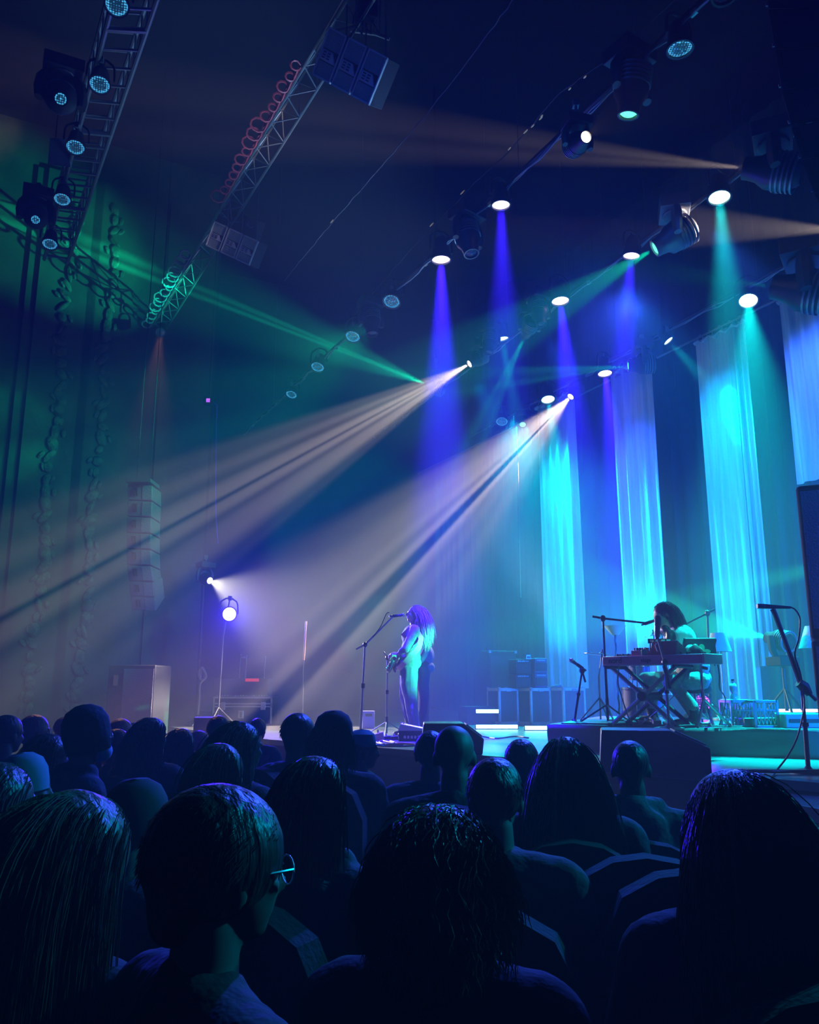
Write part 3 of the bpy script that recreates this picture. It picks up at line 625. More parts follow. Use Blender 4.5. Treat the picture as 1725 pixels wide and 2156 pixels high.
pilaster(3, 192, .9, 'right ornate pilaster with carved strip on the auditorium wall')
for i, u in enumerate((20, 150, 240, 330)):
    p = on_t(u, 1100, 17); s0 = p.dot(B); structure(slab(16.93, 17.0, s0-.14, s0+.14, 0, CEIL-1), 'trim_%d' % (4+i), 'wall_paint', 'flat vertical moulding on the auditorium wall')
# added warm lamp on the lattice truss, put in to light far left heads
p = onz(338, 700, 8.55); par_can(p, at(250, 1510, 7.0), 'lens_off_sheen', 'small added warm lamp at the far end of the lattice truss', 9.0, 'amber', 1900, 5, .9, None, .8)
# ---------------------------------------------------------------- riser and steps
RZ = 1.13
def sc(p): return FPX/(p[1]*CP+(p[2]-HC)*SP)      # pixels per metre at a point
q1 = onz(1154, 1525, RZ); q2 = onz(1725, 1536, RZ); rd = (q2-q1).normalized(); q2 = q1+rd*5.5; bk = Vector((-rd.y, rd.x, 0))*2.6
mb = MB(); mb.prism([(0, 0), ((q2-q1).length, 0), ((q2-q1).length, 2.6), (0, 2.6)], (q1.x, q1.y, STAGE+.002), rd, Vector((-rd.y, rd.x, 0)), (0, 0, 1), RZ-STAGE-.002)
root = mb.build('stage_riser', 'stage_floor', None, False); tag(root, 'low stage riser under the keyboard player', 'riser')
nn = Vector((rd.y, -rd.x, 0))
mb = MB(); r = random.Random(5); N_ = 80; vs = []; fs = []
for j in range(7):
    for i in range(N_+1):
        k = i/N_*5.45; h = RZ-.004-(RZ-STAGE-.012)*j/6
        p = q1+rd*k+nn*(.02+.022*(math.sin(k*5.1+j*.9)+math.sin(k*1.9-j*.5))*j/6+.012); vs.append((p.x, p.y, h))
for j in range(6):
    for i in range(N_): a = j*(N_+1)+i; fs.append((a, a+1, a+N_+2, a+N_+1))
mb.add(vs, fs); o = mb.build('riser_skirt', 'skirt', root); o['label'] = 'grey pleated cloth skirt'; md = o.modifiers.new('s', 'SOLIDIFY'); md.thickness = .006
# lower glossy step at the right
mb = MB(); pts = [onz(u, v, .80) for u, v in ((1560, 1668), (1760, 1668), (1900, 1735), (1640, 1688))]
mb.prism([(p.x, p.y) for p in pts], (0, 0, .72), (1, 0, 0), (0, 1, 0), (0, 0, 1), .08); structure(mb, 'stage_step', 'gloss_step', 'glossy lower step in front of the stage edge')
pts = [onz(u, v, .80) for u, v in ((1565, 1669), (1790, 1669), (1890, 1733), (1642, 1689))]
mb = MB(); mb.prism([(p.x, p.y) for p in pts], (0, 0, 0), (1, 0, 0), (0, 1, 0), (0, 0, 1), .719); structure(mb, 'stage_step_front', 'stage_face', 'dark face below the lower step')
# ---------------------------------------------------------------- led bars
def led_bar(u0, u1, v, z, mtl, label, half=.035, col='cyan', E=6):
    p0 = onz(u0, v, z+half); p1 = onz(u1, v, z+half)
    if p0.y > 30 or p0.y < 0: raise Exception('bar')
    root = thing('led_bar', label, 'light bar', (p0+p1)/2-Vector((0, 0, half)), 0, 'glowing light bars on the stage floor'); d = (p1-p0).normalized(); b = Vector((-d.y, d.x, 0))
    mb = MB(); c = (p0+p1)/2; L = (p1-p0).length; R = Matrix.Rotation(math.atan2(d.y, d.x), 3, 'Z'); mb.box(c+b*.03-Vector((0, 0, .01)), (L+.03, .05, half*2-.018), R); mb.build('housing', 'black_paint', root)
    mb = MB(); mb.tube([p0, p1], half*.8, 10); mb.build('diffuser', mtl, root)
    if E: node_light('bar_glow', COLS[col], E, 80, 1, c-b*.1+Vector((0, 0, .02)), c-b*1.0+Vector((0, 0, .35)), radius=.2, parent=root)
    return root
led_bar(1003, 1050, 1497.5, 1.17, 'bar_cyan', 'short glowing cyan light bar behind, left of the tall amplifier', .028, E=3)
led_bar(1003, 1090, 1530, STAGE+.005, 'bar_cyan', 'longer glowing cyan light bar on the stage floor left of the riser', .034, E=4)
led_bar(1106, 1152, 1532.5, STAGE+.005, 'bar_cyan', 'glowing cyan light bar touching the left end of the riser', .034, E=3)
led_bar(1492, 1532, 1473.5, RZ+.06, 'bar_cyan', 'thin glowing bar on the riser behind the tripod stand', .02, E=4)
led_bar(1540, 1584, 1471, RZ+.06, 'bar_cyan', 'thin glowing bar just behind the bottle', .02, E=4)
led_bar(1636, 1722, 1496, RZ+.03, 'bar_pink', 'pinkish white light bar right of the milk crates', .025, 'violet', 6)
# ---------------------------------------------------------------- boxes, amplifiers, cases
def local(name, label, cat, p, rz, group=None): return thing(name, label, cat, p, rz, group)
c = onz(1032, 1520, STAGE); F_ = c.y
c = Vector((c.x, c.y, STAGE)); mb = MB(); mb.box((0, 0, .145), (.75, .5, .285)); root = local('platform_box', 'low black platform box holding the short light bar', 'platform', Vector((at(1020, 1500, 14.2).x, 14.3, STAGE)), .2); mb.build('box', 'black_matte', root, world=False)
def framed_case(u0, u1, us, vt, vb, label, rz, light=False):
    p = onz(u0, vb, STAGE); s = sc(p); W = (u1-u0)/s; D = .42; H = (vb-vt)/s
    root = local('road_case', label, 'case', Vector((p.x, p.y, STAGE)), rz, 'three framed cases in a row behind the riser')
    mb = MB(); mb.box((W/2, D/2, H/2), (W-.01, D, H-.01)); mb.build('body', 'case_panel', root, world=False)
    mb = MB(); t = .035
    for x in (t/2, W-t/2):
        for y in (0, D): mb.box((x, y, H/2), (t, t, H))
    for z in (t*.7, H-t):
        for y in (0, D): mb.box((W/2, y, z), (W, t, t*1.4))
        for x in (t/2, W-t/2): mb.box((x, D/2, z), (t, D, t*1.4))
    mb.build('edging', 'case_edge', root, world=False)
    mb = MB(); mb.box((W/2, -.022, H-.05), (.09, .02, .03)); mb.build('latch', 'steel', root, world=False)
    mb = MB(); mb.box((W+.012, D/2, H/2), (.02, D*.86, H*.85)); mb.build('side_panel', 'case_side' if light else 'case_side_dark', root, world=False)
framed_case(1051, 1098, 0, 1449, 1526, 'left of the three framed cases behind the riser', .35)
framed_case(1118, 1168, 0, 1449, 1527, 'middle of the three framed cases behind the riser', .35)
framed_case(1187, 1246, 0, 1448, 1528, 'right of the three framed cases behind the riser, with a pale end panel', .45, True)
TB = 1.5
p = onz(1029, 1524, STAGE); p = Vector((at(1030, 1445, 14.7).x, 14.7, STAGE))
root = local('bass_amplifier', 'tall dark speaker cabinet at the left end of the framed cases', 'amplifier', p, .45)
mb = MB(); mb.prism([(0, 0), (.42, 0), (.42, 1.02), (.30, 1.24), (0, 1.24)], (0, 0, 0), (0, 1, 0), (0, 0, 1), (1, 0, 0), .58); mb.build('cabinet', 'amp_tolex', root, world=False, bevel=.012)
mb = MB(); mb.box((.29, -.008, .60), (.52, .02, 1.1)); mb.build('grille', 'amp_grille', root, world=False)
mb = MB(); [mb.box((x, 0, z), (.05, .05, .05)) for x in (.02, .56) for z in (.03, 1.22)]; mb.build('corner_cap', 'steel', root, world=False)
mb = MB(); mb.tube([(.585, .12, .75), (.61, .12, .75), (.61, .28, .75), (.585, .28, .75)], .012, 6); mb.build('handle', 'steel', root, world=False)
def amp_head(u0, u1, v0, v1, F, label, mt='amp_tolex', grp=None, rz=.35):
    a_ = at(u0, v1, F); s = sc(a_); W = (u1-u0)/s; H = (v1-v0)/s; root = local('amplifier_head', label, 'amplifier', a_, rz, grp)
    mb = MB(); mb.box((W/2, .14, H/2), (W, .26, H)); mb.build('cabinet', mt, root, world=False, bevel=.012)
    mb = MB(); mb.box((W/2, .006, H*.42), (W*.9, .02, H*.55)); mb.build('grille', 'amp_grille', root, world=False)
    mb = MB(); [mb.cyl((W*(.15+.12*k), -.015, H*.85), (W*(.15+.12*k), .01, H*.85), .012, n=8) for k in range(6)]; mb.build('knob', 'steel', root, world=False)
    return root
g_ = 'small amplifiers stacked on the framed cases'
Fc = onz(1118, 1527, STAGE).y+.12
amp_head(1087, 1124, 1420, 1448, Fc, 'lower black amplifier of the stack on the cases', grp=g_); amp_head(1087, 1124, 1388, 1419.5, Fc, 'upper black amplifier of the stack on the cases', grp=g_)
amp_head(1128, 1158, 1418, 1448, Fc, 'lower blue case of the pair beside the farthest fabric panel', 'blue_case', grp=g_); amp_head(1128, 1157, 1386, 1417.5, Fc, 'upper blue case of the pair beside the farthest fabric panel', 'blue_case', grp=g_)
a_ = at(1108, 1387.5, Fc); root = local('small_box', 'small silver box on top of the black amplifiers', 'box', a_, .3); mb = MB(); mb.prism([(0, 0), (.10, 0), (.08, .07), (.01, .07)], (0, 0, 0), (1, 0, 0), (0, 0, 1), (0, 1, 0), .09); mb.build('body', 'steel', root, world=False); mb = MB(); mb.box((.05, -.005, .03), (.06, .01, .03)); mb.build('display', 'black_paint', root, world=False)
a_ = at(1165, 1448, Fc-.02); root = local('effects_pedal', 'dark foot pedal on top of the framed cases', 'pedal', a_, .2); mb = MB(); mb.prism([(0, 0), (.16, 0), (.14, .05), (.01, .03)], (0, 0, 0), (1, 0, 0), (0, 0, 1), (0, 1, 0), .09); mb.build('body', 'black_paint', root, world=False); mb = MB(); mb.cyl((.06, .04, .045), (.06, .04, .07), .012); mb.build('knob', 'steel', root, world=False)
# flight case at the left with chrome hardware
p = onz(447, 1527, STAGE); s = sc(p); W = 125/s; H = 58/s; root = local('flight_case', 'black flight case with bright metal edges behind the far audience', 'case', Vector((p.x, p.y, STAGE)), .0)
mb = MB(); mb.box((W/2, .3, H/2), (W-.01, .6, H-.01)); mb.build('body', 'black_matte', root, world=False)
mb = MB()
for z in (.012, H*.66, H*.76, H-.012):
    mb.box((W/2, -.004, z), (W, .03, .022))
for x in (.012, W-.012): mb.box((x, -.004, H/2), (.03, .03, H))
mb.box((W/2, .3, H), (W, .6, .015)); mb.build('edging', 'aluminium', root, world=False)
for x in (W*.17, W*.85): mb = MB(); mb.box((x, -.02, H*.68), (.08, .02, .13)); l = mb.build('latch', 'chrome', root, world=False, bevel=.006)
mb = MB(); mb.box((W*.48, -.02, H*.38), (.09, .02, .13)); mb.build('handle_dish', 'chrome', root, world=False, bevel=.01); mb = MB(); mb.box((W*.48, -.035, H*.38), (.03, .02, .09)); mb.build('handle', 'black_paint', root, world=False)
mb = MB(); [mb.ell((W*(.03+.045*k), .1, H+.04), .016, None, 8, 6) for k in range(20)]; o = mb.build('chain', 'chrome', None, world=False); o.matrix_basis = root.matrix_basis.copy(); tag(o, 'row of bright beads lying on the lid of the flight case', 'chain')
o.data.transform(Matrix.Translation((0, 0, -.02)))
p2_ = at(448, 1466, p.y+.75); s = sc(p2_); root = local('equipment_rack', 'dark rack with a red strip and upright posts behind the flight case', 'rack', Vector((p2_.x, p2_.y, STAGE)), 0)
Hh = HC-STAGE+(1445-1432)/s*1+.03; mb = MB(); mb.box((.47, .25, Hh/2), (.95, .5, Hh)); mb.build('cabinet', 'rack_grey', root, world=False, bevel=.01)
mb = MB(); mb.box(((530-448)/s, -.01, Hh-.03), (.23, .02, .05)); mb.build('red_strip', 'red_strip', root, world=False)
for u_, h_ in ((500, .42), (513, .40), (553, .38)): x = (u_-448)/s; mb = MB(); mb.tube([(x, .1, Hh), (x, .1, Hh+h_*.35), (x+.01, .1, Hh+h_)], .009, 6); mb.build('post', 'steel', root, world=False)
mb = MB(); mb.box(((506-448)/s, .1, Hh+.36), (.09, .02, .03)); mb.build('crossbar', 'steel', root, world=False)
# tall stack at the far left of the stage, on the auditorium floor
p = at(229, 1400, 12.2); p3 = at(262, 1400, 12.2); root = local('speaker_stack', 'tall dark speaker cabinet against the left wall behind the far heads', 'speaker', (p.x, p.y, 0), -.05)
Ht = p.z; mb = MB(); mb.box((.35, .35, Ht/2), (.70, .7, Ht)); mb.build('cabinet', 'spk_body', root, world=False, bevel=.02)
mb = MB(); mb.box((.46, -.01, Ht*.72), (.44, .02, Ht*.5)); mb.build('grille', 'arr_grille', root, world=False)
mb = MB(); mb.box((.13, -.015, Ht-.22), (.07, .02, .15)); mb.build('handle', 'steel', root, world=False)
# purple box, small desk bits at the back left of the singer
p = at(764, 1532, 12.6); root = local('small_box', 'violet upright box on the stage left of the singer stands', 'box', Vector((p.x, p.y, STAGE)), .2); mb = MB(); mb.box((.09, .1, .13), (.18, .18, .26)); mb.build('body', 'violet_box', root, world=False, bevel=.008); mb = MB(); mb.box((.09, .005, .2), (.1, .01, .04)); mb.build('panel', 'black_paint', root, world=False)
# ---------------------------------------------------------------- monitor wedges seen from behind
def wedge(u0, u1, vt, vb, F, label, D=.42, prof=None, rz=0.0):
    p = onz(u0, vb, STAGE); p = Vector((at(u0, 1445, F).x, F, STAGE)); s = sc(p); W = (u1-u0)/s; H = STAGE and (vb-vt)/s
    root = local('stage_monitor', label, 'monitor speaker', p, -math.atan2(p.x, p.y)*.97, 'monitor wedges along the stage edge')
    prof = prof or [(.02, 0), (1, 0), (1, .55), (.64, 1), (.05, 1)]
    mb = MB(); mb.prism([(a*W, b*H) for a, b in prof], (0, 0, 0), (1, 0, 0), (0, 0, 1), (0, 1, 0), D); mb.build('cabinet', 'black_paint', root, world=False, bevel=.012)
    nx, nz = (prof[2][0]-prof[3][0])*W, (prof[2][1]-prof[3][1])*H; l = math.hypot(nx, nz); ex = Vector((nx/l, 0, nz/l)); nv = Vector((-ex.z, 0, ex.x)); nv = nv if nv.z > 0 else -nv
    mb = MB(); mb.prism([(.03, .03), (l-.03, .03), (l-.03, D-.03), (.03, D-.03)], Vector((prof[3][0]*W, 0, prof[3][1]*H))+nv*.002, ex, (0, 1, 0), nv, .012); mb.build('grille', 'arr_grille', root, world=False)
    mb = MB(); mb.tube([(W*.4, -.002, H*.5), (W*.4, -.03, H*.5), (W*.55, -.03, H*.5), (W*.55, -.002, H*.5)], .008, 6); mb.build('handle', 'black_matte', root, world=False)
    return root
wedge(884, 1020, 1522, 1586, 7.9, 'black monitor wedge on the stage edge right of the singer', .45, [(.0, 0), (.97, 0), (1, .50), (.68, 1), (.06, 1)], .1)
wedge(1255, 1480, 1530, 1617, 6.3, 'largest black monitor wedge on the stage edge below the keyboard player', .42, [(.0, 0), (1, 0), (1, .60), (.66, 1), (.03, 1)], 0)
wedge(690, 745, 1519, 1545, 9.6, 'small monitor wedge left of the singer microphone stand', .35, [(.0, 0), (1, 0), (1, .25), (.1, 1), (.0, 1)], .2)
wedge(412, 458, 1512, 1548, 11.0, 'grey box-like monitor at the left end of the stage', .35, [(.0, 0), (1, 0), (1, .8), (.9, 1), (.0, 1)], .0)
# ---------------------------------------------------------------- microphone stands
def stand(label, base, top, tip=None, mic=True, tail=None, mtl='grey_metal', legs='tripod', mdir=None, r=.011, miclabel=None, cond=False, name='microphone_stand', lift=None):
    base = Vector(base); top = Vector(top); root = thing(name, label, 'microphone stand', base, 0)
    if legs == 'tripod':
        for k in range(3):
            a = k*2*PI/3+.5; d = Vector((math.cos(a), math.sin(a), 0)); l = MB(); l.tube([base+(top-base)*.18, base+d*.30+Vector((0, 0, .01))], [.008, .01], 6); l.build('leg', mtl, root)
        mb = MB(); mb.cyl(base+(top-base)*.10, base+(top-base)*.24, r*1.6); mb.build('leg_collar', 'black_paint', root)
    else: mb = MB(); mb.lathe([(0, 0), (.13, 0), (.13, .012), (.03, .03), (.015, .05), (0, .05)], base, (0, 0, 1), 20); mb.build('base', mtl, root)
    mid = base.lerp(top, .55); MB().cyl(base+(top-base)*.03, mid, r*1.25).build('lower_pole', mtl, root); MB().cyl(mid, top, r).build('upper_pole', mtl, root)
    MB().cyl(mid-(top-base)*.02, mid+(top-base)*.03, r*2).build('clutch', 'black_paint', root)
    end = top
    if tip is not None:
        tip = Vector(tip); d = (tip-top).normalized(); tail = Vector(tail) if tail is not None else top-d*.12
        MB().tube([tail, top, tip], [r*1.1, r, r*.9], 8).build('boom', mtl, root); mb = MB(); mb.ell(top, (.03, .03, .035), None, 10, 8); mb.build('boom_clutch', 'black_paint', root); end = tip
    if mic:
        md = Vector(mdir) if mdir is not None else (end-top).normalized(); md.normalize(); m0 = end
        MB().cyl(m0-md*.02, m0+md*.05, .018).build('clip', 'black_paint', root)
        mr = thing('microphone', miclabel or ('microphone on the '+label), 'microphone', m0+md*.0, 0)
        if cond: MB().lathe([(0, 0), (.022, .0), (.026, .02), (.026, .10), (.030, .105), (.030, .17), (.02, .19), (0, .192)], m0, md, 14).build('body', 'mic_metal', mr)
        else:
            MB().lathe([(0, -.06), (.011, -.06), (.013, .02), (.018, .09), (.02, .10)], m0, md, 12).build('handle', 'mic_metal', mr)
            b_ = MB(); b_.ell(m0+md*.12, .026, None, 12, 8); b_.build('grille_ball', 'steel', mr)
    return root
def cab(pts, label=None, parent=None, r=.006, mtl='cable_black', name='cable'):
    """smooth cable through points"""
    pts = [Vector(p) for p in pts]; out = []
    for i in range(len(pts)-1):
        p0 = pts[max(i-1, 0)]; p1 = pts[i]; p2 = pts[i+1]; p3 = pts[min(i+2, len(pts)-1)]
        for k in range(6):
            t = k/6; out.append(.5*((2*p1)+(-p0+p2)*t+(2*p0-5*p1+4*p2-p3)*t*t+(-p0+3*p1-3*p2+p3)*t**3))
    out.append(pts[-1]); o = MB().tube(out, r, 6).build(name, mtl, parent)
    if parent is None: tag(o, label, 'cable')
    return o
# singer's stand
FS = 10.35
b_ = Vector((at(759, 1535, FS).x, FS, STAGE)); tp_ = at(769, 1357, FS); s_ = stand('green-lit microphone stand in front of the singer', b_, tp_, at(829, 1297, FS+.1), True, at(750, 1367, FS), 'stand_paint', 'round', at(855, 1294, FS+.15)-at(829, 1296, FS+.1), .013, 'microphone at the singer mouth')
cab([at(820, 1290, FS+.1), at(814, 1292, FS+.1), at(806, 1310, FS+.05), at(800, 1322, FS), at(785, 1342, FS)], None, s_, .006)
b_ = Vector((at(814, 1538, 10.9).x, 10.9, STAGE)); stand('thin dark stand behind the guitar, between the singer and her microphone stand', b_, at(816, 1385, 10.9), at(808, 1372, 10.9), False, None, 'grey_metal')
# stand at the back left with a hanging cloth, and the pole with painted orange light
F = 13.6; b_ = Vector((at(417, 1515, F).x, F, STAGE)); root = stand('cluttered stand with bundled cable at the far left of the stage', b_, at(424, 1412, F), None, False, mtl='stand_paint')
cab([at(424, 1408, F), at(431, 1414, F-.02), at(430, 1430, F-.02), at(421, 1428, F-.03), at(420, 1412, F-.03), at(426, 1406, F-.03), at(434, 1425, F-.03), at(422, 1440, F-.03), at(420, 1470, F-.03), at(417, 1505, F-.03)], None, root, .02, 'stand_paint', 'bundled_cable')
F = 12.6; b_ = Vector((at(637, 1520, F).x, F, STAGE)); root = thing('light_pole', 'tall thin pole with painted orange light, standing left of the microphone stand', 'pole', b_)
MB().cyl(b_+Vector((0, 0, .03)), at(640, 1390, F), .007, n=6).build('lower_pole', 'grey_metal', root); MB().cyl(at(640, 1390, F), at(645, 1308, F), .013).build('upper_pole', 'pole_orange_light', root)
mb = MB(); mb.lathe([(0, 0), (.12, 0), (.12, .02), (.02, .05), (0, .05)], b_, (0, 0, 1)); mb.build('base', 'black_paint', root)
# short hooked microphone at the front left of the riser
b_ = onz(1209, 1524, RZ); Fm = b_.y; stand('short stand with a hooked microphone on the left end of the riser', b_, at(1226, 1412, Fm), at(1224, 1405, Fm), True, None, 'black_paint', 'round', at(1204, 1391, Fm)-at(1224, 1405, Fm), .01, 'dark microphone on the short hooked stand')
# cable hanging in the air
cab([onz(1088, 900, 6.9), at(1092, 1000, 14), at(1094, 1120, 14), at(1097, 1258, 14)], 'thin green-tinted cable hanging down behind the white beams', r=.004, mtl='grey_metal')
cab([at(456, 850, 16.4), at(455, 940, 16.4), at(454, 1060, 16.4), at(459, 1145, 16.4)], 'violet cable hanging beside the proscenium pillar', r=.012, mtl='cable_violet')
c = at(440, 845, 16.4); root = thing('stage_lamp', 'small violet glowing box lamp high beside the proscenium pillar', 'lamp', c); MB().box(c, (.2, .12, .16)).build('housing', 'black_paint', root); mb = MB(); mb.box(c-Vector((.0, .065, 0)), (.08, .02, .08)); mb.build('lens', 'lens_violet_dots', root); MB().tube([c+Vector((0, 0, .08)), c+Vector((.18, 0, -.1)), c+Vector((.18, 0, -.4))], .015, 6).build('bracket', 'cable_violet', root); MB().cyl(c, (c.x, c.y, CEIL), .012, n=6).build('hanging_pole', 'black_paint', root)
# ---------------------------------------------------------------- keyboard player's gear on the riser
FK = 7.95
def ffront(u): return onz(u, 1525+11*(u-1154)/571, RZ).y
def RZp(u, F): F = max(F, ffront(u)+.10); q = at(u, 1445, F); return Vector((q.x, F, RZ))
# keyboard: front rail from (1270,1400) to (1376,1404), near end from there to (1437,1397)
k0 = at(1269, 1402, FK+.05); k1 = at(1378, 1403, FK-.35); kz = k0.z-.0; k1.z = kz
ex = (k1-k0); KL = ex.length; ex.normalize(); ey = Vector((-ex.y, ex.x, 0))
krz = math.atan2(ex.y, ex.x); KL = 1.02; KD = .34
root = thing('keyboard', 'stage keyboard, violet light painted in its colour, with pale end on the crossed stand', 'keyboard', Vector((k0.x, k0.y, kz)), krz)
mb = MB(); mb.box((KL/2, KD/2, .045), (KL, KD, .085)); kb = mb.build('body', 'key_body_violet_light', root, world=False, bevel=.008)
mb = MB(); mb.box((KL+.008, KD/2, .045), (.02, KD, .09)); o = mb.build('end_cheek', 'key_end', root, world=False, bevel=.004); o['label'] = 'pale end block'
mb = MB()
for i in range(36): mb.box((.05+KL*.9*i/36+.012, KD-.08, .092), (KL*.9/36-.003, .15, .012))
mb.build('white_keys', 'key_white', root, world=False)
mb = MB()
for i in range(35):
    if i % 7 not in (2, 6): mb.box((.05+KL*.9*(i+1)/36, KD-.115, .105), (.012, .09, .014))
mb.build('black_keys', 'key_black', root, world=False)
mb = MB(); [mb.cyl((.12+.06*i, .08, .085), (.12+.06*i, .08, .11), .012, n=10) for i in range(13)]; mb.build('knob', 'key_black', root, world=False)
def text(s, size, m, material, parent, name='lettering', ext=.001):
    c = bpy.data.curves.new(name, 'FONT'); c.body = s; c.size = size; c.extrude = ext; c.materials.append(M[material])
    o = bpy.data.objects.new(name, c); COL.objects.link(o); o.parent = parent; o.matrix_basis = m; return o
Rt = Matrix.Rotation(PI/2, 4, 'X')
text('nord', .075, Matrix.Translation((.07, -.003, .022)) @ Rt, 'key_black', kb); text('stage', .05, Matrix.Translation((.42, -.003, .028)) @ Rt, 'key_black', kb)
Mk = root.matrix_basis.copy()
def kp(x, y, z): return Mk @ Vector((x, y, z))
# crossed stand
hK = kz-RZ
st = thing('keyboard_stand', 'black double crossed stand under the keyboard', 'stand', kp(KL/2, KD/2, -hK), krz)
for yy in (.05, .29):
    for (xa, xb) in ((.06, .72), (.74, .04)):
        MB().tube([kp(xa, yy, -.012), kp(xb, yy, -hK+.015)], .021, 8).build('leg', 'stand_paint' if yy < .1 else 'black_paint', st)
for xa in (.05, .74): MB().cyl(kp(xa, .0, -.015), kp(xa, .34, -.015), .016).build('support_arm', 'black_paint', st)
for xa in (.04, .72): MB().cyl(kp(xa, .0, -hK+.018), kp(xa, .34, -hK+.018), .016).build('foot', 'black_paint', st)
MB().cyl(kp(.39, .02, -hK*.5), kp(.39, .32, -hK*.5), .045).build('pivot', 'black_paint', st)
# things on the keyboard
root = thing('synthesizer', 'small dark red wedge synthesizer on the keyboard', 'synthesizer', kp(.50, .02, .086), krz)
mb = MB(); mb.prism([(0, 0), (.22, 0), (.20, .06), (.05, .13)], (0, 0, 0), (0, 1, 0), (0, 0, 1), (1, 0, 0), .26); mb.build('body', 'synth_red', root, world=False, bevel=.005)
mb = MB(); mb.tube([(.05, .06, .12), (.05, .02, .09), (.09, -.01, .03)], .006, 6); mb.build('cable', 'key_white', root, world=False)
root = thing('small_mixer', 'tiny mixer with knobs and wires at the left end of the keyboard', 'mixer', kp(.30, .03, .086), krz)
mb = MB(); mb.box((.08, .08, .025), (.17, .15, .05)); mb.build('body', 'key_body_violet_light', root, world=False, bevel=.004)
mb = MB(); [mb.cyl((.02+.03*i, .03+.04*j, .05), (.02+.03*i, .03+.04*j, .075), .008, n=8) for i in range(5) for j in range(3)]; mb.build('knob', 'key_black', root, world=False)
root = thing('effects_pedal', 'small teal pedal on the keyboard beside the red synthesizer', 'pedal', kp(.40, -.0+.02, .086), krz); mb = MB(); mb.box((.02+.02, .0+.02, .03), (.05, .05, .06)); mb.build('body', 'sticker_green', root, world=False, bevel=.004); mb = MB(); mb.cyl((.04, .02, .06), (.04, .02, .075), .01); mb.build('switch', 'steel', root, world=False)
# boom stand left of the keyboard
b_ = Vector((at(1281, 1523, FK+.55).x, FK+.55, RZ)); F = FK+.55
stand('boom stand reaching from the left to the keyboard player mouth', b_, at(1270, 1302, F), at(1362, 1312, F-.25), True, at(1248, 1298, F+.03), 'black_paint', mdir=at(1374, 1309, F-.3)-at(1362, 1313, F-.25), miclabel='small dark microphone at the end of the long level boom')
# centre stand with a large microphone
F = FK-.45; b_ = Vector((at(1409, 1526, F).x, F, RZ))
sc1 = stand('stand holding the large upright microphone in front of the keyboard player', b_, at(1400, 1395, F), at(1384, 1341, F), True, None, 'stand_paint', 'round', at(1385, 1316, F)-at(1384, 1341, F), .011, 'large upright pale microphone before the keyboard player face', True)
MB().tube([at(1400, 1395, F), at(1386, 1345, F)], .009, 8).build('gooseneck', 'black_paint', sc1)
MB().cyl(at(1398, 1402, F), at(1412, 1450, F), .014).build('handle', 'black_paint', sc1)
a_ = at(1365, 1354, FK-.15); root = thing('sound_module', 'narrow striped box held on a bracket before the large microphone', 'sound module', a_, krz*.3)
mb = MB(); mb.box((.11, .04, .02), (.22, .08, .04)); mb.build('body', 'black_paint', root, world=False); mb = MB(); [mb.box((.035+.05*i, -.003, .02), (.035, .01, .022)) for i in range(4)]; mb.build('panel', 'key_white', root, world=False)
mb = MB(); mb.tube([(.02, .04, 0), (.02, .05, -.10), (.03, .08, -.2)], .008, 6); mb.tube([(.19, .04, 0), (.18, .05, -.10), (.17, .08, -.2)], .008, 6); mb.build('bracket', 'stand_paint', root, world=False)
# tablet / lyric stand with tripod
F = FK-.25; b_ = Vector((at(1484, 1520, F).x, F, RZ)); tp_ = at(1475, 1384, F)
root = thing('music_stand', 'tripod stand holding a dark tilted case with round stickers at the right of the player', 'music stand', b_)
c = at(1473, 1366, F); ex2 = (at(1512, 1346, F)-at(1435, 1346, F)).normalized(); n2 = Vector((0, -1, -.25)).normalized(); ey2 = ex2.cross(n2).normalized()
if ey2.z < 0: ey2 = -ey2
s = sc(c); w_ = 72/s; h_ = 44/s
mb = MB(); mb.prism([(-w_*.52, -h_/2), (w_*.44, -h_/2), (w_*.5, h_/2), (-w_*.44, h_/2)], c, ex2, ey2, -n2, .035); brd = mb.build('case', 'tablet', root, bevel=.006)
mb = MB(); mb.prism([(-w_*.42, h_*.28), (w_*.48, h_*.28), (w_*.5, h_*.46), (-w_*.42, h_*.46)], c+n2*.004, ex2, ey2, -n2, .012); mb.build('ledge', 'black_paint', brd)
for dx, dy, rx, ry, mt_ in ((.22, -.12, .036, .02, 'sticker_green'), (-.16, .0, .016, .03, 'sticker_red'), (.06, .05, .03, .035, 'sticker_green')):
    mb = MB(); mb.prism([(w_*dx+rx*math.cos(a*PI/8), h_*dy+ry*math.sin(a*PI/8)) for a in range(16)], c+n2*.003, ex2, ey2, -n2, .004); mb.build('sticker', mt_, brd)
MB().tube([c-n2*.03+Vector((0, 0, -.04)), at(1475, 1388, F), at(1479, 1450, F)], .013, 8).build('upper_pole', 'chrome', root); MB().tube([at(1479, 1450, F), at(1484, 1502, F)], .018, 8).build('lower_pole', 'chrome', root)
mb = MB(); mb.cyl(at(1470, 1385, F), at(1482, 1385, F), .022); mb.cyl(at(1476, 1405, F), at(1490, 1408, F), .014); mb.build('clamp', 'black_paint', root)
hub = at(1482, 1472, F)
for du, df in ((1463, -.1), (1532, .12), (1496, .35)): e = Vector((at(du, 1445, F+df).x, F+df, RZ+.01)); MB().tube([hub, e], [.013, .015], 6).build('leg', 'chrome', root)
MB().tube([at(1410, 1362, F-.05), at(1440, 1380, F), at(1460, 1389, F), at(1475, 1388, F)], .008, 6).build('side_arm', 'stand_paint', root)
cab([at(1506, 1362, F+.03), at(1510, 1390, F+.03), at(1515, 1420, F+.03), at(1516, 1450, F+.05), at(1528, 1475, F+.2), Vector((at(1540, 1520, F).x, F+.3, RZ+.01))], None, root)
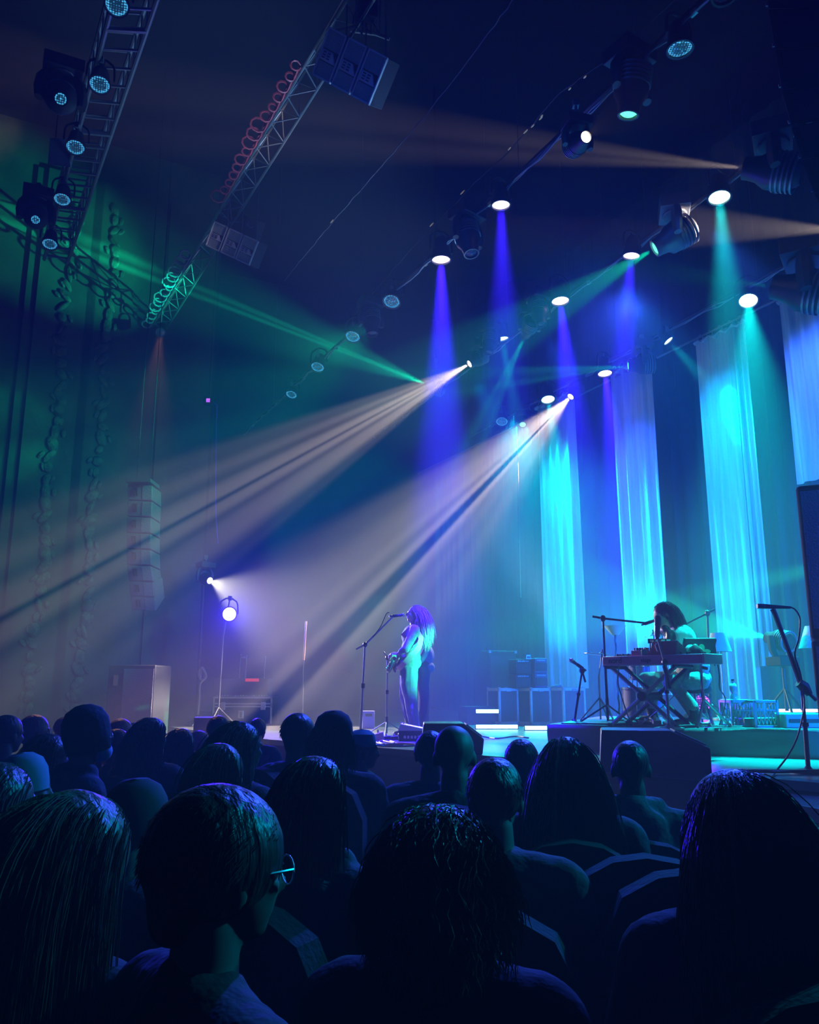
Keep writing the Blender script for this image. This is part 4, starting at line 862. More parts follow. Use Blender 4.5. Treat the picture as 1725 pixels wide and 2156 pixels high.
cab([at(1502, 1365, F+.03), at(1508, 1385, F+.03), at(1505, 1402, F+.03)], None, root)
# boom stand behind the player
F = FK+1.3; b_ = Vector((at(1496, 1500, F).x, F, RZ)); stand('boom stand behind the player with its boom rising to the right', b_, at(1490, 1291, F), at(1442, 1315, F+.1), False, at(1505, 1283, F), 'black_paint')
# drum throne
F = FK+.25; sx = at(1462, 1445, F).x; zs = at(1462, 1440, F).z
root = thing('drum_throne', 'round black cushioned stool under the keyboard player', 'stool', (sx, F, RZ)); hs = zs-RZ
mb = MB(); mb.lathe([(0, hs-.09), (.15, hs-.09), (.165, hs-.06), (.16, hs-.02), (.12, hs), (0, hs)], (0, 0, 0)); mb.build('seat', 'cushion', root, world=False)
MB().cyl((0, 0, .12), (0, 0, hs-.08), .016).build('post', 'chrome', root, world=False)
for k in range(3): a = k*2.094+.4; MB().tube([(0, 0, .18), (math.cos(a)*.2, math.sin(a)*.2, .01)], .011, 6).build('leg', 'chrome', root, world=False)
# cymbals and drum hardware behind
def cymbal(u, v, F, rr, tilt, label, ub):
    c = at(u, v, F); root = thing('cymbal_stand', label, 'cymbal', Vector((at(ub, 1445, F).x, F, RZ)), 0, 'violet-lit cymbals behind the keyboard'); R = Matrix.Rotation(tilt, 3, 'Y'); ax = R @ Vector((0, 0, 1))
    mb = MB(); mb.lathe([(0, .022), (.025, .02), (.04, .006), (rr, -.012), (rr, -.016), (.04, .002), (0, .012)], c, ax, 24); mb.build('cymbal', 'cymbal', root)
    MB().tube([Vector((root.location.x, F, RZ+.02)), Vector((root.location.x, F, c.z-.25)), c], .010, 6).build('pole', 'stand_paint', root); MB().cyl(c, c+ax*.05, .008).build('felt', 'black_paint', root)
    for k in range(3): a = k*2.094+1; q = Vector((root.location.x, F, RZ)); MB().tube([q+Vector((0, 0, .25)), q+Vector((math.cos(a)*.22, math.sin(a)*.22, .01))], .009, 6).build('leg', 'stand_paint', root)
cymbal(1377, 1335, FK+1.2, .10, -.2, 'small violet cymbal just left of the large microphone', 1384)
cymbal(1268, 1377, FK+1.2, .20, .12, 'violet cymbal behind the left end of the keyboard', 1262)
F = FK+.9
for (u, v, rr, hh, lab) in ((1346, 1416, .10, .16, 'small violet drum under the keyboard'), (1352, 1478, .20, .30, 'larger drum shell low behind the crossed stand')):
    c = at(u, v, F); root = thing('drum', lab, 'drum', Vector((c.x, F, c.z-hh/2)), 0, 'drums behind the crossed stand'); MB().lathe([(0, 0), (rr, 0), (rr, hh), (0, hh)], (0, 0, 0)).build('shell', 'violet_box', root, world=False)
    mb = MB(); [mb.lathe([(rr-.005, z), (rr+.012, z), (rr+.012, z+.02), (rr-.005, z+.02)], (0, 0, 0)) for z in (0, hh-.02)]; mb.build('hoop', 'chrome', root, world=False)
    for k in range(6): a = k*PI/3; MB().cyl((math.cos(a)*(rr+.012), math.sin(a)*(rr+.012), .0), (math.cos(a)*(rr+.012), math.sin(a)*(rr+.012), hh), .004, n=5).build('tension_rod', 'chrome', root, world=False)
    for k in range(3): a = k*2.094; MB().tube([(math.cos(a)*rr, math.sin(a)*rr, 0), (math.cos(a)*(rr+.06), math.sin(a)*(rr+.06), RZ-root.location.z+.005)], .006, 5).build('leg', 'chrome', root, world=False)
# glowing torchiere bowl on a twisted stem
F = FK+1.35; c = at(1296, 1337, F); base = Vector((c.x, F, RZ)); root = thing('torchiere_lamp', 'pale bowl lamp on a twisted stem behind the keyboard', 'floor lamp', base)
s = sc(c); MB().lathe([(0, 0), (.04, 0), (9/s, .01), (23/s, 19/s), (22.4/s, 19/s), (8.6/s, .016), (0, .01)], c, (0, 0, 1), 24).build('bowl_shade', 'shade_glow', root)
mb = MB(); zz = c.z-.02
while zz > RZ+.06: mb.ell((c.x+.008*math.sin(zz*40), F, zz), (.014, .014, .028), None, 8, 6); zz -= .045
mb.cyl((c.x, F, RZ+.02), (c.x, F, c.z), .008); mb.build('twisted_stem', 'glass', root); MB().lathe([(0, 0), (.14, 0), (.14, .02), (.02, .05), (0, .05)], base).build('base', 'stand_paint', root)
def shade_lamp(u, v0, v1, wt, wb, F, label):
    c0 = at(u, v0, F); c1 = at(u, v1, F); s = sc(c0); zf = RZ if F < 10.2 else STAGE; base = Vector((c0.x, F, zf)); root = thing('floor_lamp', label, 'floor lamp', base, 0, 'shaded floor lamps at the back')
    h = c0.z-c1.z; r0, r1 = wt/s/2, wb/s/2; MB().lathe([(r1, 0), (r0, h), (r0-.005, h), (r1-.005, 0)], c1, (0, 0, 1), 28).build('lamp_shade', 'shade', root)
    MB().cyl(base+Vector((0, 0, .02)), c0, .012).build('pole', 'stand_paint', root); MB().lathe([(0, 0), (.14, 0), (.14, .02), (.02, .04), (0, .04)], base).build('base', 'stand_paint', root); MB().ell((c0.x, F, (c0.z+c1.z)/2), (.03, .03, .045)).build('bulb', 'glass', root)
shade_lamp(1515, 1333, 1372, 30, 50, FK+1.55, 'floor lamp with a pale blue cone shade right behind the music stand')
shade_lamp(1714, 1318, 1365, 26, 58, FK+1.5, 'floor lamp with a pale cone shade at the right edge beside the black speaker')
# violet lamp on the riser floor
p = at(1478, 1481, FK+.5); root = par_can(p, Vector((p.x-.25, 0, 1.3)), 'lens_violet_dots', 'violet honeycomb lamp standing on the riser behind the tripod', p.z+.10, 'violet', 60, 40, 1, None, .8)
# violet and green movers / lamps on stands
def tripod_base(root, b, hub):
    for k in range(3): a = k*2.094+.3; MB().tube([hub, b+Vector((math.cos(a)*.3, math.sin(a)*.3, .012))], .014, 6).build('stand_leg', 'black_paint', root)
p = at(1621, 1343, 9.6); m = mover(p, at(1235, 1262, 13.0), 'lens_green', 'black moving light on a stand behind the near microphone throwing green light left', p.z-.32, 'green', GB*.6, 12, size=.95, up=False, base_mat='black_matte')
b = Vector((m.location.x, m.location.y, RZ)); MB().cyl(b+Vector((0, 0, .1)), (b.x, b.y, m.location.z+.1), .02).build('stand_pole', 'black_paint', m); tripod_base(m, b, b+Vector((0, 0, .35)))
p = at(441, 1222, 15.3); m = mover(p, at(880, 1420, 11.2), 'lens_warm', 'warm white lamp on the far left pole throwing a wide beam onto the singer', p.z+.45, 'warm', CB, 22, blend=.6, stripes=[(0, .55), (.5, .8), (.8, 1), (1, .7)], size=1.0)
b = Vector((m.location.x-.05, m.location.y+.1, STAGE)); MB().cyl(b, (b.x, b.y, m.location.z+.02), .03).build('stand_pole', 'black_paint', m); MB().cyl((b.x, b.y, m.location.z), m.location, .02).build('stand_arm', 'black_paint', m)
p = at(483, 1293, 13.0); m = par_can(p, Vector((1.2, 2, 1.4)), 'lens_violet', 'big round violet lamp facing the camera on a thin pole at the left', p.z+.25, 'violet', VB, 60, 1, None, 1.0)
b = Vector((at(458, 1530, 13.1).x, 13.1, STAGE)); MB().tube([b, at(470, 1340, 13.1), m.location], .012, 6).build('stand_pole', 'grey_metal', m); tripod_base(m, b, b+Vector((0, 0, .3)))
# milk crates, bottle, floor boxes on the right of the riser
def crate(u0, u1, v0, v1, F, label, rz):
    a_ = RZp(u0, F); s = sc(a_); W = (u1-u0)/s; H = (v1-v0)/s; D = .28; root = thing('milk_crate', label, 'crate', a_, rz, 'milk crates on the riser'); t = .02
    mb = MB()
    for z in (t/2, H-t/2):
        mb.box((W/2, 0, z), (W, t, t)); mb.box((W/2, D, z), (W, t, t)); mb.box((0, D/2, z), (t, D, t)); mb.box((W, D/2, z), (t, D, t))
    for x in (0, W):
        for y in (0, D): mb.box((x, y, H/2), (t, t, H))
    mb.box((W/2, D/2, .006), (W, D, .012)); mb.build('frame', 'crate', root, world=False)
    n = 6
    for y in (0, D):
        mb = MB()
        for k in range(n):
            x0, x1 = W*k/n, W*(k+1)/n; mb.tube([(x0, y, H*.12), (x1, y, H*.62)], .004, 4); mb.tube([(x1, y, H*.12), (x0, y, H*.62)], .004, 4)
        mb.box((W/2, y, H*.64), (W, .012, .012))
        for k in range(7): mb.box((W*(k+.5)/7, y, H*.75), (.010, .012, H*.22))
        mb.build('lattice', 'crate', root, world=False)
    return root, W, H, D
c1, W1, H1, D1 = crate(1537, 1580, 1476, 1530, FK-.05, 'left milk crate of the two, with a bottle on it', .0)
c2, W2, H2, D2 = crate(1585, 1633, 1474, 1530, FK-.25, 'right milk crate of the two, with a row of square holes', .0)
p = c1.location+Vector((W1*.45, D1*.5, H1)); MB
mb = MB(); mb.box((W1/2, D1/2, H1+.004), (W1, D1, .008)); mb.build('lid', 'crate', c1, world=False)
root = thing('bottle', 'clear glass bottle standing on the left milk crate', 'bottle', p+Vector((0, 0, .009))); MB().lathe([(0, 0), (.036, 0), (.034, .03), (.022, .055), (.034, .08), (.036, .12), (.03, .14), (.013, .155), (.012, .175), (0, .175)], (0, 0, 0)).build('body', 'glass', root, world=False); MB().lathe([(0, .172), (.014, .172), (.014, .19), (0, .19)], (0, 0, 0)).build('cap', 'black_paint', root, world=False)
for u0, u1, vt, F, H, mt_, lab in ((1562, 1642, 0, 7.15, .085, 'black_paint', 'long flat black box lying before the milk crates'), (1648, 1730, 0, 7.4, .13, 'crate', 'low box with painted green light at the right end of the riser')):
    a_ = RZp(u0, F); s = sc(a_); W = (u1-u0)/s; root = thing('floor_box', lab, 'box', a_, 0, None); mb = MB(); mb.box((W/2, .12, H/2), (W, .24, H)); mb.build('body', mt_, root, world=False, bevel=.01); mb = MB(); mb.box((W*.5, -.004, H*.5), (W*.8, .012, H*.25)); mb.build('panel', 'case_panel', root, world=False)
# pedals and cables around the keyboard stand
rr = random.Random(12)
for i, (u, F, w_, h_, mt_, lab) in enumerate(((1345, 7.6, .12, .05, 'black_paint', 'small black pedal left of the player feet'), (1372, 7.6, .08, .08, 'steel', 'small silver pedal among the cables under the keyboard'), (1318, 7.75, .10, .05, 'grey_metal', 'grey pedal at the foot of the crossed stand'), (1458, 7.45, .14, .06, 'steel', 'silver-ended pedal right of the player boot'), (1442, 7.4, .08, .05, 'black_paint', 'black pedal below the music stand'), (1395, 7.4, .16, .04, 'stand_paint', 'flat pale plate at the foot of the centre stand'))):
    a_ = RZp(u, F); root = thing('effects_pedal', lab, 'pedal', a_, rr.uniform(-.4, .4), 'pedals at the player feet'); mb = MB(); mb.prism([(0, 0), (.10, 0), (.10, h_), (0, h_*.6)], (0, 0, 0), (0, 1, 0), (0, 0, 1), (1, 0, 0), w_); mb.build('body', mt_, root, world=False, bevel=.004); mb = MB(); mb.cyl((w_/2, .05, h_*.6), (w_/2, .05, h_+.015), .009); mb.build('switch', 'steel', root, world=False)
def floor_cable(pts, z, label, mtl='cable_black', r=.007): return cab([(RZp(u, F)+Vector((0, 0, r)) if z == RZ else Vector((at(u, 1445, F).x, F, z+r))) for u, F in pts], label, None, r, mtl)
for i, lab in enumerate(('tangled black cable under the left of the keyboard stand', 'black cable winding below the keyboard', 'looped cable around the player boot', 'cable running right along the riser edge', 'cable hanging at the front edge of the riser', 'cable snaking between the tripod legs')):
    u0 = (1240, 1310, 1390, 1450, 1225, 1470)[i]; u1 = (1340, 1420, 1470, 1570, 1320, 1550)[i]
    floor_cable([(u0+(u1-u0)*k/9+rr.uniform(-9, 9), 7.35+rr.uniform(0, .5)) for k in range(10)], RZ, lab, ('cable_black', 'stand_paint')[i % 2], .008)
cab([kp(.15, .05, .0), kp(.16, .0, -.15), at(1310, 1470, FK-.1), at(1325, 1512, FK-.15), RZp(1335, FK-.2)+Vector((0, 0, .008))], 'pale cable drooping from the keyboard to the floor', None, .007, 'stand_paint')
cab([at(1455, 1380, FK-.2), at(1440, 1430, FK-.3), at(1415, 1470, FK-.3), at(1380, 1500, FK-.2), RZp(1345, FK-.2)+Vector((0, 0, .01))], 'thin pale cable arcing from the music stand to the floor', None, .004, 'stand_paint')
# ---------------------------------------------------------------- singer's floor gear
root = thing('small_keyboard', 'small white keyboard-like controller on a low box at the singer feet', 'controller', Vector((at(838, 1562, 9.75).x, 9.75, STAGE)), -.05)
mb = MB(); mb.box((.16, .15, .06), (.30, .28, .12)); mb.build('box', 'black_matte', root, world=False); mb = MB(); mb.prism([(0, .0), (.31, 0), (.31, .02), (.03, .075)], (0, 0, .121), (1, 0, 0), (0, 0, 1), (0, 1, 0), .28); mb.build('body', 'pedal_white', root, world=False); mb = MB(); [mb.cyl((.03+.03*k, .1, .15), (.03+.03*k, .1, .215-.0018*k*9), .008, n=8) for k in range(8)]; mb.build('knob', 'key_white', root, world=False); mb = MB(); [mb.box((.08+.04*k, -.004, .05), (.025, .01, .03)) for k in range(5)]; mb.build('socket', 'steel', root, world=False)
root = thing('effects_pedal', 'white pedal left of the singer controller', 'pedal', Vector((at(784, 1556, 9.9).x, 9.9, STAGE)), .1); mb = MB(); mb.prism([(0, 0), (.14, 0), (.13, .10), (.01, .07)], (0, 0, 0), (1, 0, 0), (0, 0, 1), (0, 1, 0), .12); mb.build('body', 'pedal_white', root, world=False, bevel=.005); mb = MB(); mb.cyl((.07, .06, .08), (.07, .06, .12), .012); mb.build('switch', 'steel', root, world=False)
for k, (u, v) in enumerate(((806, 1558), (822, 1556))):
    q = Vector((at(u, v, 10.0).x, 10.0, STAGE)); root = thing('effects_pedal', ('dark pedal with a lit knob between the white pedal and controller', 'dark pedal beside the controller')[k], 'pedal', q, 0, 'pedals at the singer feet'); mb = MB(); mb.prism([(0, 0), (.10, 0), (.09, .05), (.0, .04)], (0, 0, 0), (1, 0, 0), (0, 0, 1), (0, 1, 0), .11); mb.build('body', 'black_paint', root, world=False, bevel=.004); mb = MB(); mb.cyl((.04, .06, .04), (.04, .06, .07), .01); mb.build('knob', 'key_white', root, world=False)
for i, (pts, m_, lab) in enumerate(((((790, 9.7), (800, 9.3), (820, 9.2), (832, 9.5), (815, 9.8), (800, 9.6), (812, 9.2), (850, 9.1)), 'cable_violet', 'violet cable looped on the stage left of the controller'), (((785, 9.1), (810, 8.95), (845, 8.9), (880, 9.0)), 'cable_violet', 'violet cable along the stage edge below the controller'), (((800, 9.9), (830, 9.4), (870, 9.2), (884, 9.1)), 'cable_red', 'reddish cable running to the wedge monitor'), (((1000, 11.0), (1040, 10.2), (1080, 10.6), (1110, 10.3)), 'cable_black', 'black cable on the stage between the light bars'))): floor_cable(pts, STAGE, lab, m_, .009)
# ---------------------------------------------------------------- near right: microphone stand, coiled cable, black speaker, hanging array
FN = 5.75; b_ = onz(1703, 1627, STAGE); FN = b_.y
root = stand('large dark microphone stand at the near right with a curving cable', b_, at(1689, 1446, FN), at(1637, 1300, FN), False, at(1719, 1474, FN), 'black_paint', 'tripod_none', None, .0135)
MB().tube([at(1689, 1446, FN), at(1672, 1400, FN), at(1650, 1340, FN), at(1632, 1292, FN), at(1627, 1282, FN)], [.021, .019, .017, .019, .022], 8).build('boom_tube', 'black_paint', root)
mb = MB(); mb.tube([at(1681, 1437, FN), at(1695, 1446, FN), at(1705, 1462, FN)], [.035, .04, .026], 8); mb.build('boom_joint', 'black_paint', root)
m0 = at(1640, 1278, FN); md = (at(1592, 1276, FN)-m0).normalized(); mr = thing('microphone', 'dark microphone lying level on the near right stand', 'microphone', m0)
MB().lathe([(0, -.09), (.010, -.09), (.014, .0), (.017, .07), (.0185, .1), (.0185, .165), (0, .165)], m0, md, 14).build('body', 'black_paint', mr); MB().lathe([(.0186, .105), (.0195, .11), (.0195, .155), (.0186, .165)], m0, md, 14).build('grille', 'mic_metal', mr)
cab([at(1664, 1278, FN), at(1676, 1285, FN), at(1685, 1305, FN), at(1682, 1345, FN), at(1674, 1378, FN-.02), at(1686, 1420, FN-.03), at(1694, 1480, FN-.02), at(1690, 1510, FN-.02), at(1678, 1555, FN-.05), at(1660, 1590, FN-.1), at(1636, 1622, FN-.1), Vector((at(1620, 1622, 5.7).x, 5.7, STAGE+.012))], 'black cable curving down from the near right microphone', None, .0065)
rr = random.Random(3); c = onz(1665, 1634, STAGE); pts = []
for k in range(110):
    a = k*.42; pts.append(c+Vector((math.cos(a)*(.36+.05*math.sin(k*.7)), math.sin(a)*(.13+.02*math.sin(k*1.1)), .012+.022*(k % 15)/15*2)))
cab(pts, 'coil of black cable heaped on the stage edge at the near right', None, .009)
F = 6.3; xL = at(1722, 1490, F).x; zt = at(1684, 1020, F).z; root = thing('speaker_stack', 'tall black speaker stack cut by the right edge of the picture', 'speaker', (xL, F, STAGE), -math.atan2(xL, F))
h3 = (zt-STAGE)
MB().box((.45, .4, h3*.22), (.9, .8, h3*.44)).build('lower_cabinet', 'black_matte', root, world=False, bevel=.02); o = MB().box((.45, .4, h3*.72), (.9, .8, h3*.55)).build('upper_cabinet', 'black_matte', root, world=False, bevel=.03)
for z0, z1 in ((.05, h3*.42), (h3*.48, h3*.97)): MB().box((.45, -.012, (z0+z1)/2), (.84, .02, z1-z0)).build('grille', 'arr_grille', root, world=False)
edge = [(1608, -70), (1618, 20), (1632, 105), (1646, 190), (1666, 265), (1688, 338), (1714, 408), (1748, 470)]
F = 5.0; root = thing('line_array', 'near black hanging speaker array cut by the top right corner', 'speaker array', at(1700, -60, F), 0)
for i in range(7):
    a_ = at(*edge[i], F); b2 = at(*edge[i+1], F); dn = (b2-a_); H = dn.length*.97; dn.normalize(); ex = Vector((1, 0, 0)); ex = (ex-dn*ex.dot(dn)).normalized(); n = ex.cross(dn).normalized(); n = n if n.y < 0 else -n
    c_ = MB().prism([(0, 0), (1.1, 0), (1.1, H), (0, H)], a_, ex, dn, (a_-Vector((0, 0, HC))).normalized(), .6).build('cabinet', 'black_matte', root, bevel=.012)
    MB().prism([(.04, .02), (1.05, .02), (1.05, H-.02), (.04, H-.02)], a_+n*.01, ex, dn, -n, .012).build('grille', 'black_cloth', c_)
    MB().cyl(a_+dn*H*.9+n*.01-ex*.012, a_+dn*H*.98+n*.01-ex*.012, .008).build('rigging_pin', 'grey_metal', c_)
for dx in (.3, .8): q = at(1700, -60, F); MB().cyl((at(1608, -70, F).x+dx, F+.3, at(1608, -70, F).z-.02), (at(1608, -70, F).x+dx, F+.3, CEIL), .008, n=6).build('chain', 'black_paint', root)
# ---------------------------------------------------------------- people: fused bodies
def fuse(prims, name, material, voxel=.008, smooth=4, noise=0.0, nscale=9.0, seed=0):
    """overlapping tapered limbs and ellipsoids fused into ONE continuous skin"""
    mb = MB()
    for p in prims:
        if p[0] == 'c':      # capsule chain: points, radii, optional flatness
            pts, rs = [Vector(x) for x in p[1]], list(p[2]); fl = p[3] if len(p) > 3 else 1.0
            mb.tube(pts, rs, 14, True, fl)
            for q, r_ in ((pts[0], rs[0]), (pts[-1], rs[-1])): mb.ell(q, (r_*.98, r_*.98, r_*.98) if fl == 1.0 else (r_*.8,)*3, None, 12, 8)
            if fl == 1.0:
                for q, r_ in list(zip(pts, rs))[1:-1]: mb.ell(q, r_, None, 12, 8)
        else: mb.ell(p[1], p[2], p[3] if len(p) > 3 else None, 18, 12)
    me = mb.mesh('tmp', material); o = bpy.data.objects.new('tmp', me); COL.objects.link(o)
    m = o.modifiers.new('r', 'REMESH'); m.mode = 'VOXEL'; m.voxel_size = voxel; m.use_smooth_shade = True
    s_ = o.modifiers.new('s', 'SMOOTH'); s_.factor = .5; s_.iterations = smooth
    dg = bpy.context.evaluated_depsgraph_get(); out = bpy.data.meshes.new_from_object(o.evaluated_get(dg)); out.name = name
    bpy.data.objects.remove(o); bpy.data.meshes.remove(me)
    if noise:
        n = len(out.vertices); co = np.empty(n*3, 'f'); out.vertices.foreach_get('co', co); co = co.reshape(-1, 3); no = np.empty(n*3, 'f'); out.vertices.foreach_get('normal', no); no = no.reshape(-1, 3)
        r = np.random.default_rng(seed); f = np.zeros(n)
        for k in range(7):
            d = r.normal(size=3)*nscale*(1+.35*k); d[2] *= .5; f += np.sin(co@d+r.uniform(0, 6))/(1+.4*k)
        co += no*(f*noise/3)[:, None]; out.vertices.foreach_set('co', co.ravel()); out.update()
    out.materials.clear(); out.materials.append(M[material]); out.polygons.foreach_set('use_smooth', [True]*len(out.polygons)); return out
def head_prims(c, f, up, k=1.0, female=False):
    """c = centre of the skull, f = facing direction, up; k scales"""
    c = Vector(c); f = Vector(f).normalized(); up = (Vector(up)-f*Vector(up).dot(f)).normalized(); s = up.cross(f).normalized(); R = Matrix((s, f, up)).transposed()
    def L(x, y, z): return c+(s*x+f*y+up*z)*k
    w = .072 if female else .076
    P_ = [('e', L(0, -.012, .022), (w*k, .094*k, .088*k), R), ('e', L(0, .028, -.035), (.058*k, .062*k, .075*k), R), ('e', L(0, .05, -.088), (.030*k, .030*k, .024*k), R),
          ('e', L(0, .035, -.07), (.046*k, .045*k, .03*k), R), ('c', [L(0, .086, .008), L(0, .104, -.026), L(0, .094, -.034)], [.009*k, .014*k, .011*k]),
          ('e', L(0, .082, -.052), (.022*k, .012*k, .007*k), R), ('e', L(0, .080, -.064), (.019*k, .012*k, .007*k), R), ('e', L(0, .078, .018), (.05*k, .016*k, .012*k), R)]
    for sg in (-1, 1):
        P_ += [('e', L(sg*(w+.004), -.012, -.012), (.010*k, .020*k, .032*k), R), ('e', L(sg*.033, .066, -.02), (.022*k, .018*k, .02*k), R)]
    return P_, L, R
def eyes(parent, L, k=1.0):
    for sg in (-1, 1):
        mb = MB(); mb.ell(L(sg*.030, .080, .0), .0105*k, None, 12, 8); mb.build('eye', 'eye_white', parent); mb = MB(); mb.ell(L(sg*.030, .0865, .0), .0055*k, None, 10, 6); mb.build('iris', 'key_black', parent)
def hand_prims(w, d, n, curl=.5, side=1, k=1.0, spread=.0):
    """w wrist point, d direction of the palm, n palm normal (towards which the fingers curl), side: +1 thumb on n x d side"""
    w = Vector(w); d = Vector(d).normalized(); n = (Vector(n)-d*Vector(n).dot(d)).normalized(); t = n.cross(d)*side
    P_ = [('c', [w, w+d*.035*k, w+d*.08*k], [.024*k, .028*k, .026*k], .55), ('c', [w+t*.018*k+d*.03*k, w+t*.02*k+d*.085*k], [.014*k, .011*k]), ('c', [w-t*.018*k+d*.03*k, w-t*.024*k+d*.078*k], [.014*k, .010*k])]
    for i, (o_, l_) in enumerate(((.027, .068), (.010, .078), (-.008, .072), (-.025, .056))):
        b = w+d*(.085-.004*abs(i-1))*k+t*o_*k; a1 = curl*.9; a2 = curl*2.0; dd = d+t*(spread*(1.5-i)*.2)
        p1 = b+(dd*math.cos(a1)+n*math.sin(a1))*l_*.5*k; p2 = p1+(dd*math.cos(a2)+n*math.sin(a2))*l_*.3*k; p3 = p2+(dd*math.cos(a2*1.25)+n*math.sin(a2*1.25))*l_*.25*k
        P_.append(('c', [b-d*.02*k, p1, p2, p3], [.0098*k, .0088*k, .008*k, .007*k]))
    b = w+d*.022*k+t*.022*k; P_.append(('c', [b, b+(t*.75+d*.6+n*.25)*.035*k, b+(t*.7+d*1.2+n*.6)*.052*k], [.012*k, .0105*k, .0085*k])); return P_
def strands(mb, n, root_fn, length, seed, r0=.0022, segs=8, wave=.0, grav=1.0, out=.02, stop=None):
    """hair locks: root_fn(rng) -> point, outward normal; they leave along the surface and fall"""
    r = random.Random(seed)
    for _ in range(n):
        p, nrm, flow = root_fn(r); l = length*r.uniform(.75, 1.08)/segs; d = (flow+nrm*out*10*r.uniform(.3, 1)).normalized(); pts = [p]; ph = r.uniform(0, 6.28); sd = d.cross(nrm).normalized() if d.cross(nrm).length > .01 else Vector((1, 0, 0))
        for k in range(segs):
            d = (d+Vector((0, 0, -1))*(.45*grav)+nrm*(.04*r.uniform(-1, 1))).normalized(); q = pts[-1]+d*l
            if wave: q = q+sd*(math.sin(ph+k*1.7)*wave)+nrm*(math.cos(ph+k*1.7)*wave*.6)
            pts.append(q)
        mb.tube(pts, [r0]*(segs-1)+[r0*.7, r0*.25], 3, False)
def hairdo(parent, c, f, up, style, material, seed=0, k=1.0, name='hair', length=.34, n=None, inv=True, vol=1.0):
    """hair as its own mesh: cap following the skull plus locks; styles short long curly bob bald ponytail"""
    c = Vector(c); f = Vector(f).normalized(); up = (Vector(up)-f*Vector(up).dot(f)).normalized(); s = up.cross(f).normalized(); R = Matrix((s, f, up)).transposed()
    def L(x, y, z): return c+(s*x+f*y+up*z)*k
    rx, ry, rz_ = .079*k, .102*k, .095*k; c0 = L(0, -.016, .022); P_ = []; m = MB()
    if style in ('short', 'bald'):
        g = .002 if style == 'bald' else .010
        P_ = [('e', L(0, -.022, .030), (rx+g, ry-.004+g, rz_-.006+g), R), ('c', [L(0, -.07, .0), L(0, -.075, -.055)], [.05*k, .035*k])]
    elif style == 'curly': P_ = [('e', L(0, -.03, .02), (rx+.045*k, ry+.03*k, rz_+.03*k), R), ('e', L(0, -.05, -.05), (rx+.05*k, .085*k, .10*k), R), ('e', L(0, -.04, -.12), (rx+.035*k, .07*k, .08*k), R)]
    elif style == 'bob': P_ = [('e', L(0, -.026, .024), (rx+.014, ry+.006, rz_+.008), R), ('c', [L(0, -.065, .0), L(0, -.07, -.12)], [.085*k, .075*k]), ('c', [L(.06, -.02, 0), L(.065, -.015, -.12)], [.03, .026]), ('c', [L(-.06, -.02, 0), L(-.065, -.015, -.12)], [.03, .026])]
    elif style == 'ponytail': P_ = [('e', L(0, -.022, .026), (rx+.008, ry+.002, rz_+.004), R), ('c', [L(0, -.10, .01), L(0, -.145, -.02), L(0, -.15, -.12), L(0, -.13, -.2)], [.022, .028, .026, .012])]
    else:
        ln = length
        P_ = [('e', L(0, -.026, .026), (rx+.012*k*vol-.004*(vol < 1), ry+.004*k, rz_+.006*k*vol), R), ('c', [L(0, -.075, .0), L(0, -.09, -.12), L(0, -.09, -.10-ln*.5), L(0, -.085, -.06-ln)], [.080*k*vol, .088*k*vol, .080*k*vol, .05*k*vol], .75),
              ('c', [L(.062, -.02, .0), L(.078, -.03, -.10), L(.075, -.04, -.06-ln*.6)], [.030*k*vol, .034*k*vol, .018*k*vol]), ('c', [L(-.062, -.02, .0), L(-.078, -.03, -.10), L(-.075, -.04, -.06-ln*.6)], [.030*k*vol, .034*k*vol, .018*k*vol])]
    me = fuse(P_, 'hair', material, .009, 3, .0045 if style == 'curly' else .0022, 40 if style == 'curly' else 26, seed)
    v = [tuple(x.co) for x in me.vertices]; fcs = [tuple(p.vertices) for p in me.polygons]; bpy.data.meshes.remove(me); m.add(v, fcs)
    def root(r):
        while True:
            d = Vector((r.gauss(0, 1), r.gauss(0, 1), r.gauss(0, 1))).normalized()
            if d.z < -.15 or d.y > .62 or (d.y > .10 and d.z < .30): continue
            break
        p = c0+R @ Vector((d.x*(rx+.008), d.y*(ry+.006), d.z*(rz_+.006))); nr = (R @ Vector((d.x/rx, d.y/ry, d.z/rz_))).normalized(); fl = (nr.cross(Vector((0, 0, 1))).cross(nr)*-1)
        fl = (Vector((0, 0, -1))-nr*(-nr.z)); fl = fl+(-f)*(1.6 if d.y > -.1 else .35); return p, nr, fl.normalized() if fl.length > .01 else -f
    if style == 'long': strands(m, n or 420, root, length+.16, seed, .0022 if not n else .0014, 9, .003, .8, .05)
    elif style == 'curly': strands(m, n or 700, root, .20, seed, .0015, 12, .009, .40, .10)
    elif style == 'short': strands(m, n or 380, root, .024, seed, .0012, 3, 0, .15, .035)
    elif style == 'bob': strands(m, n or 350, root, .24, seed, .0022, 7, .003, .8, .05)
    elif style == 'ponytail': strands(m, n or 260, root, .10, seed, .0018, 5, 0, .6, .02)
    return m.build(name, material, parent, True, 0, inv)
def attach(name, mesh, parent):
    mesh.transform(wm(parent).inverted()); return meshobj(name, mesh, parent)
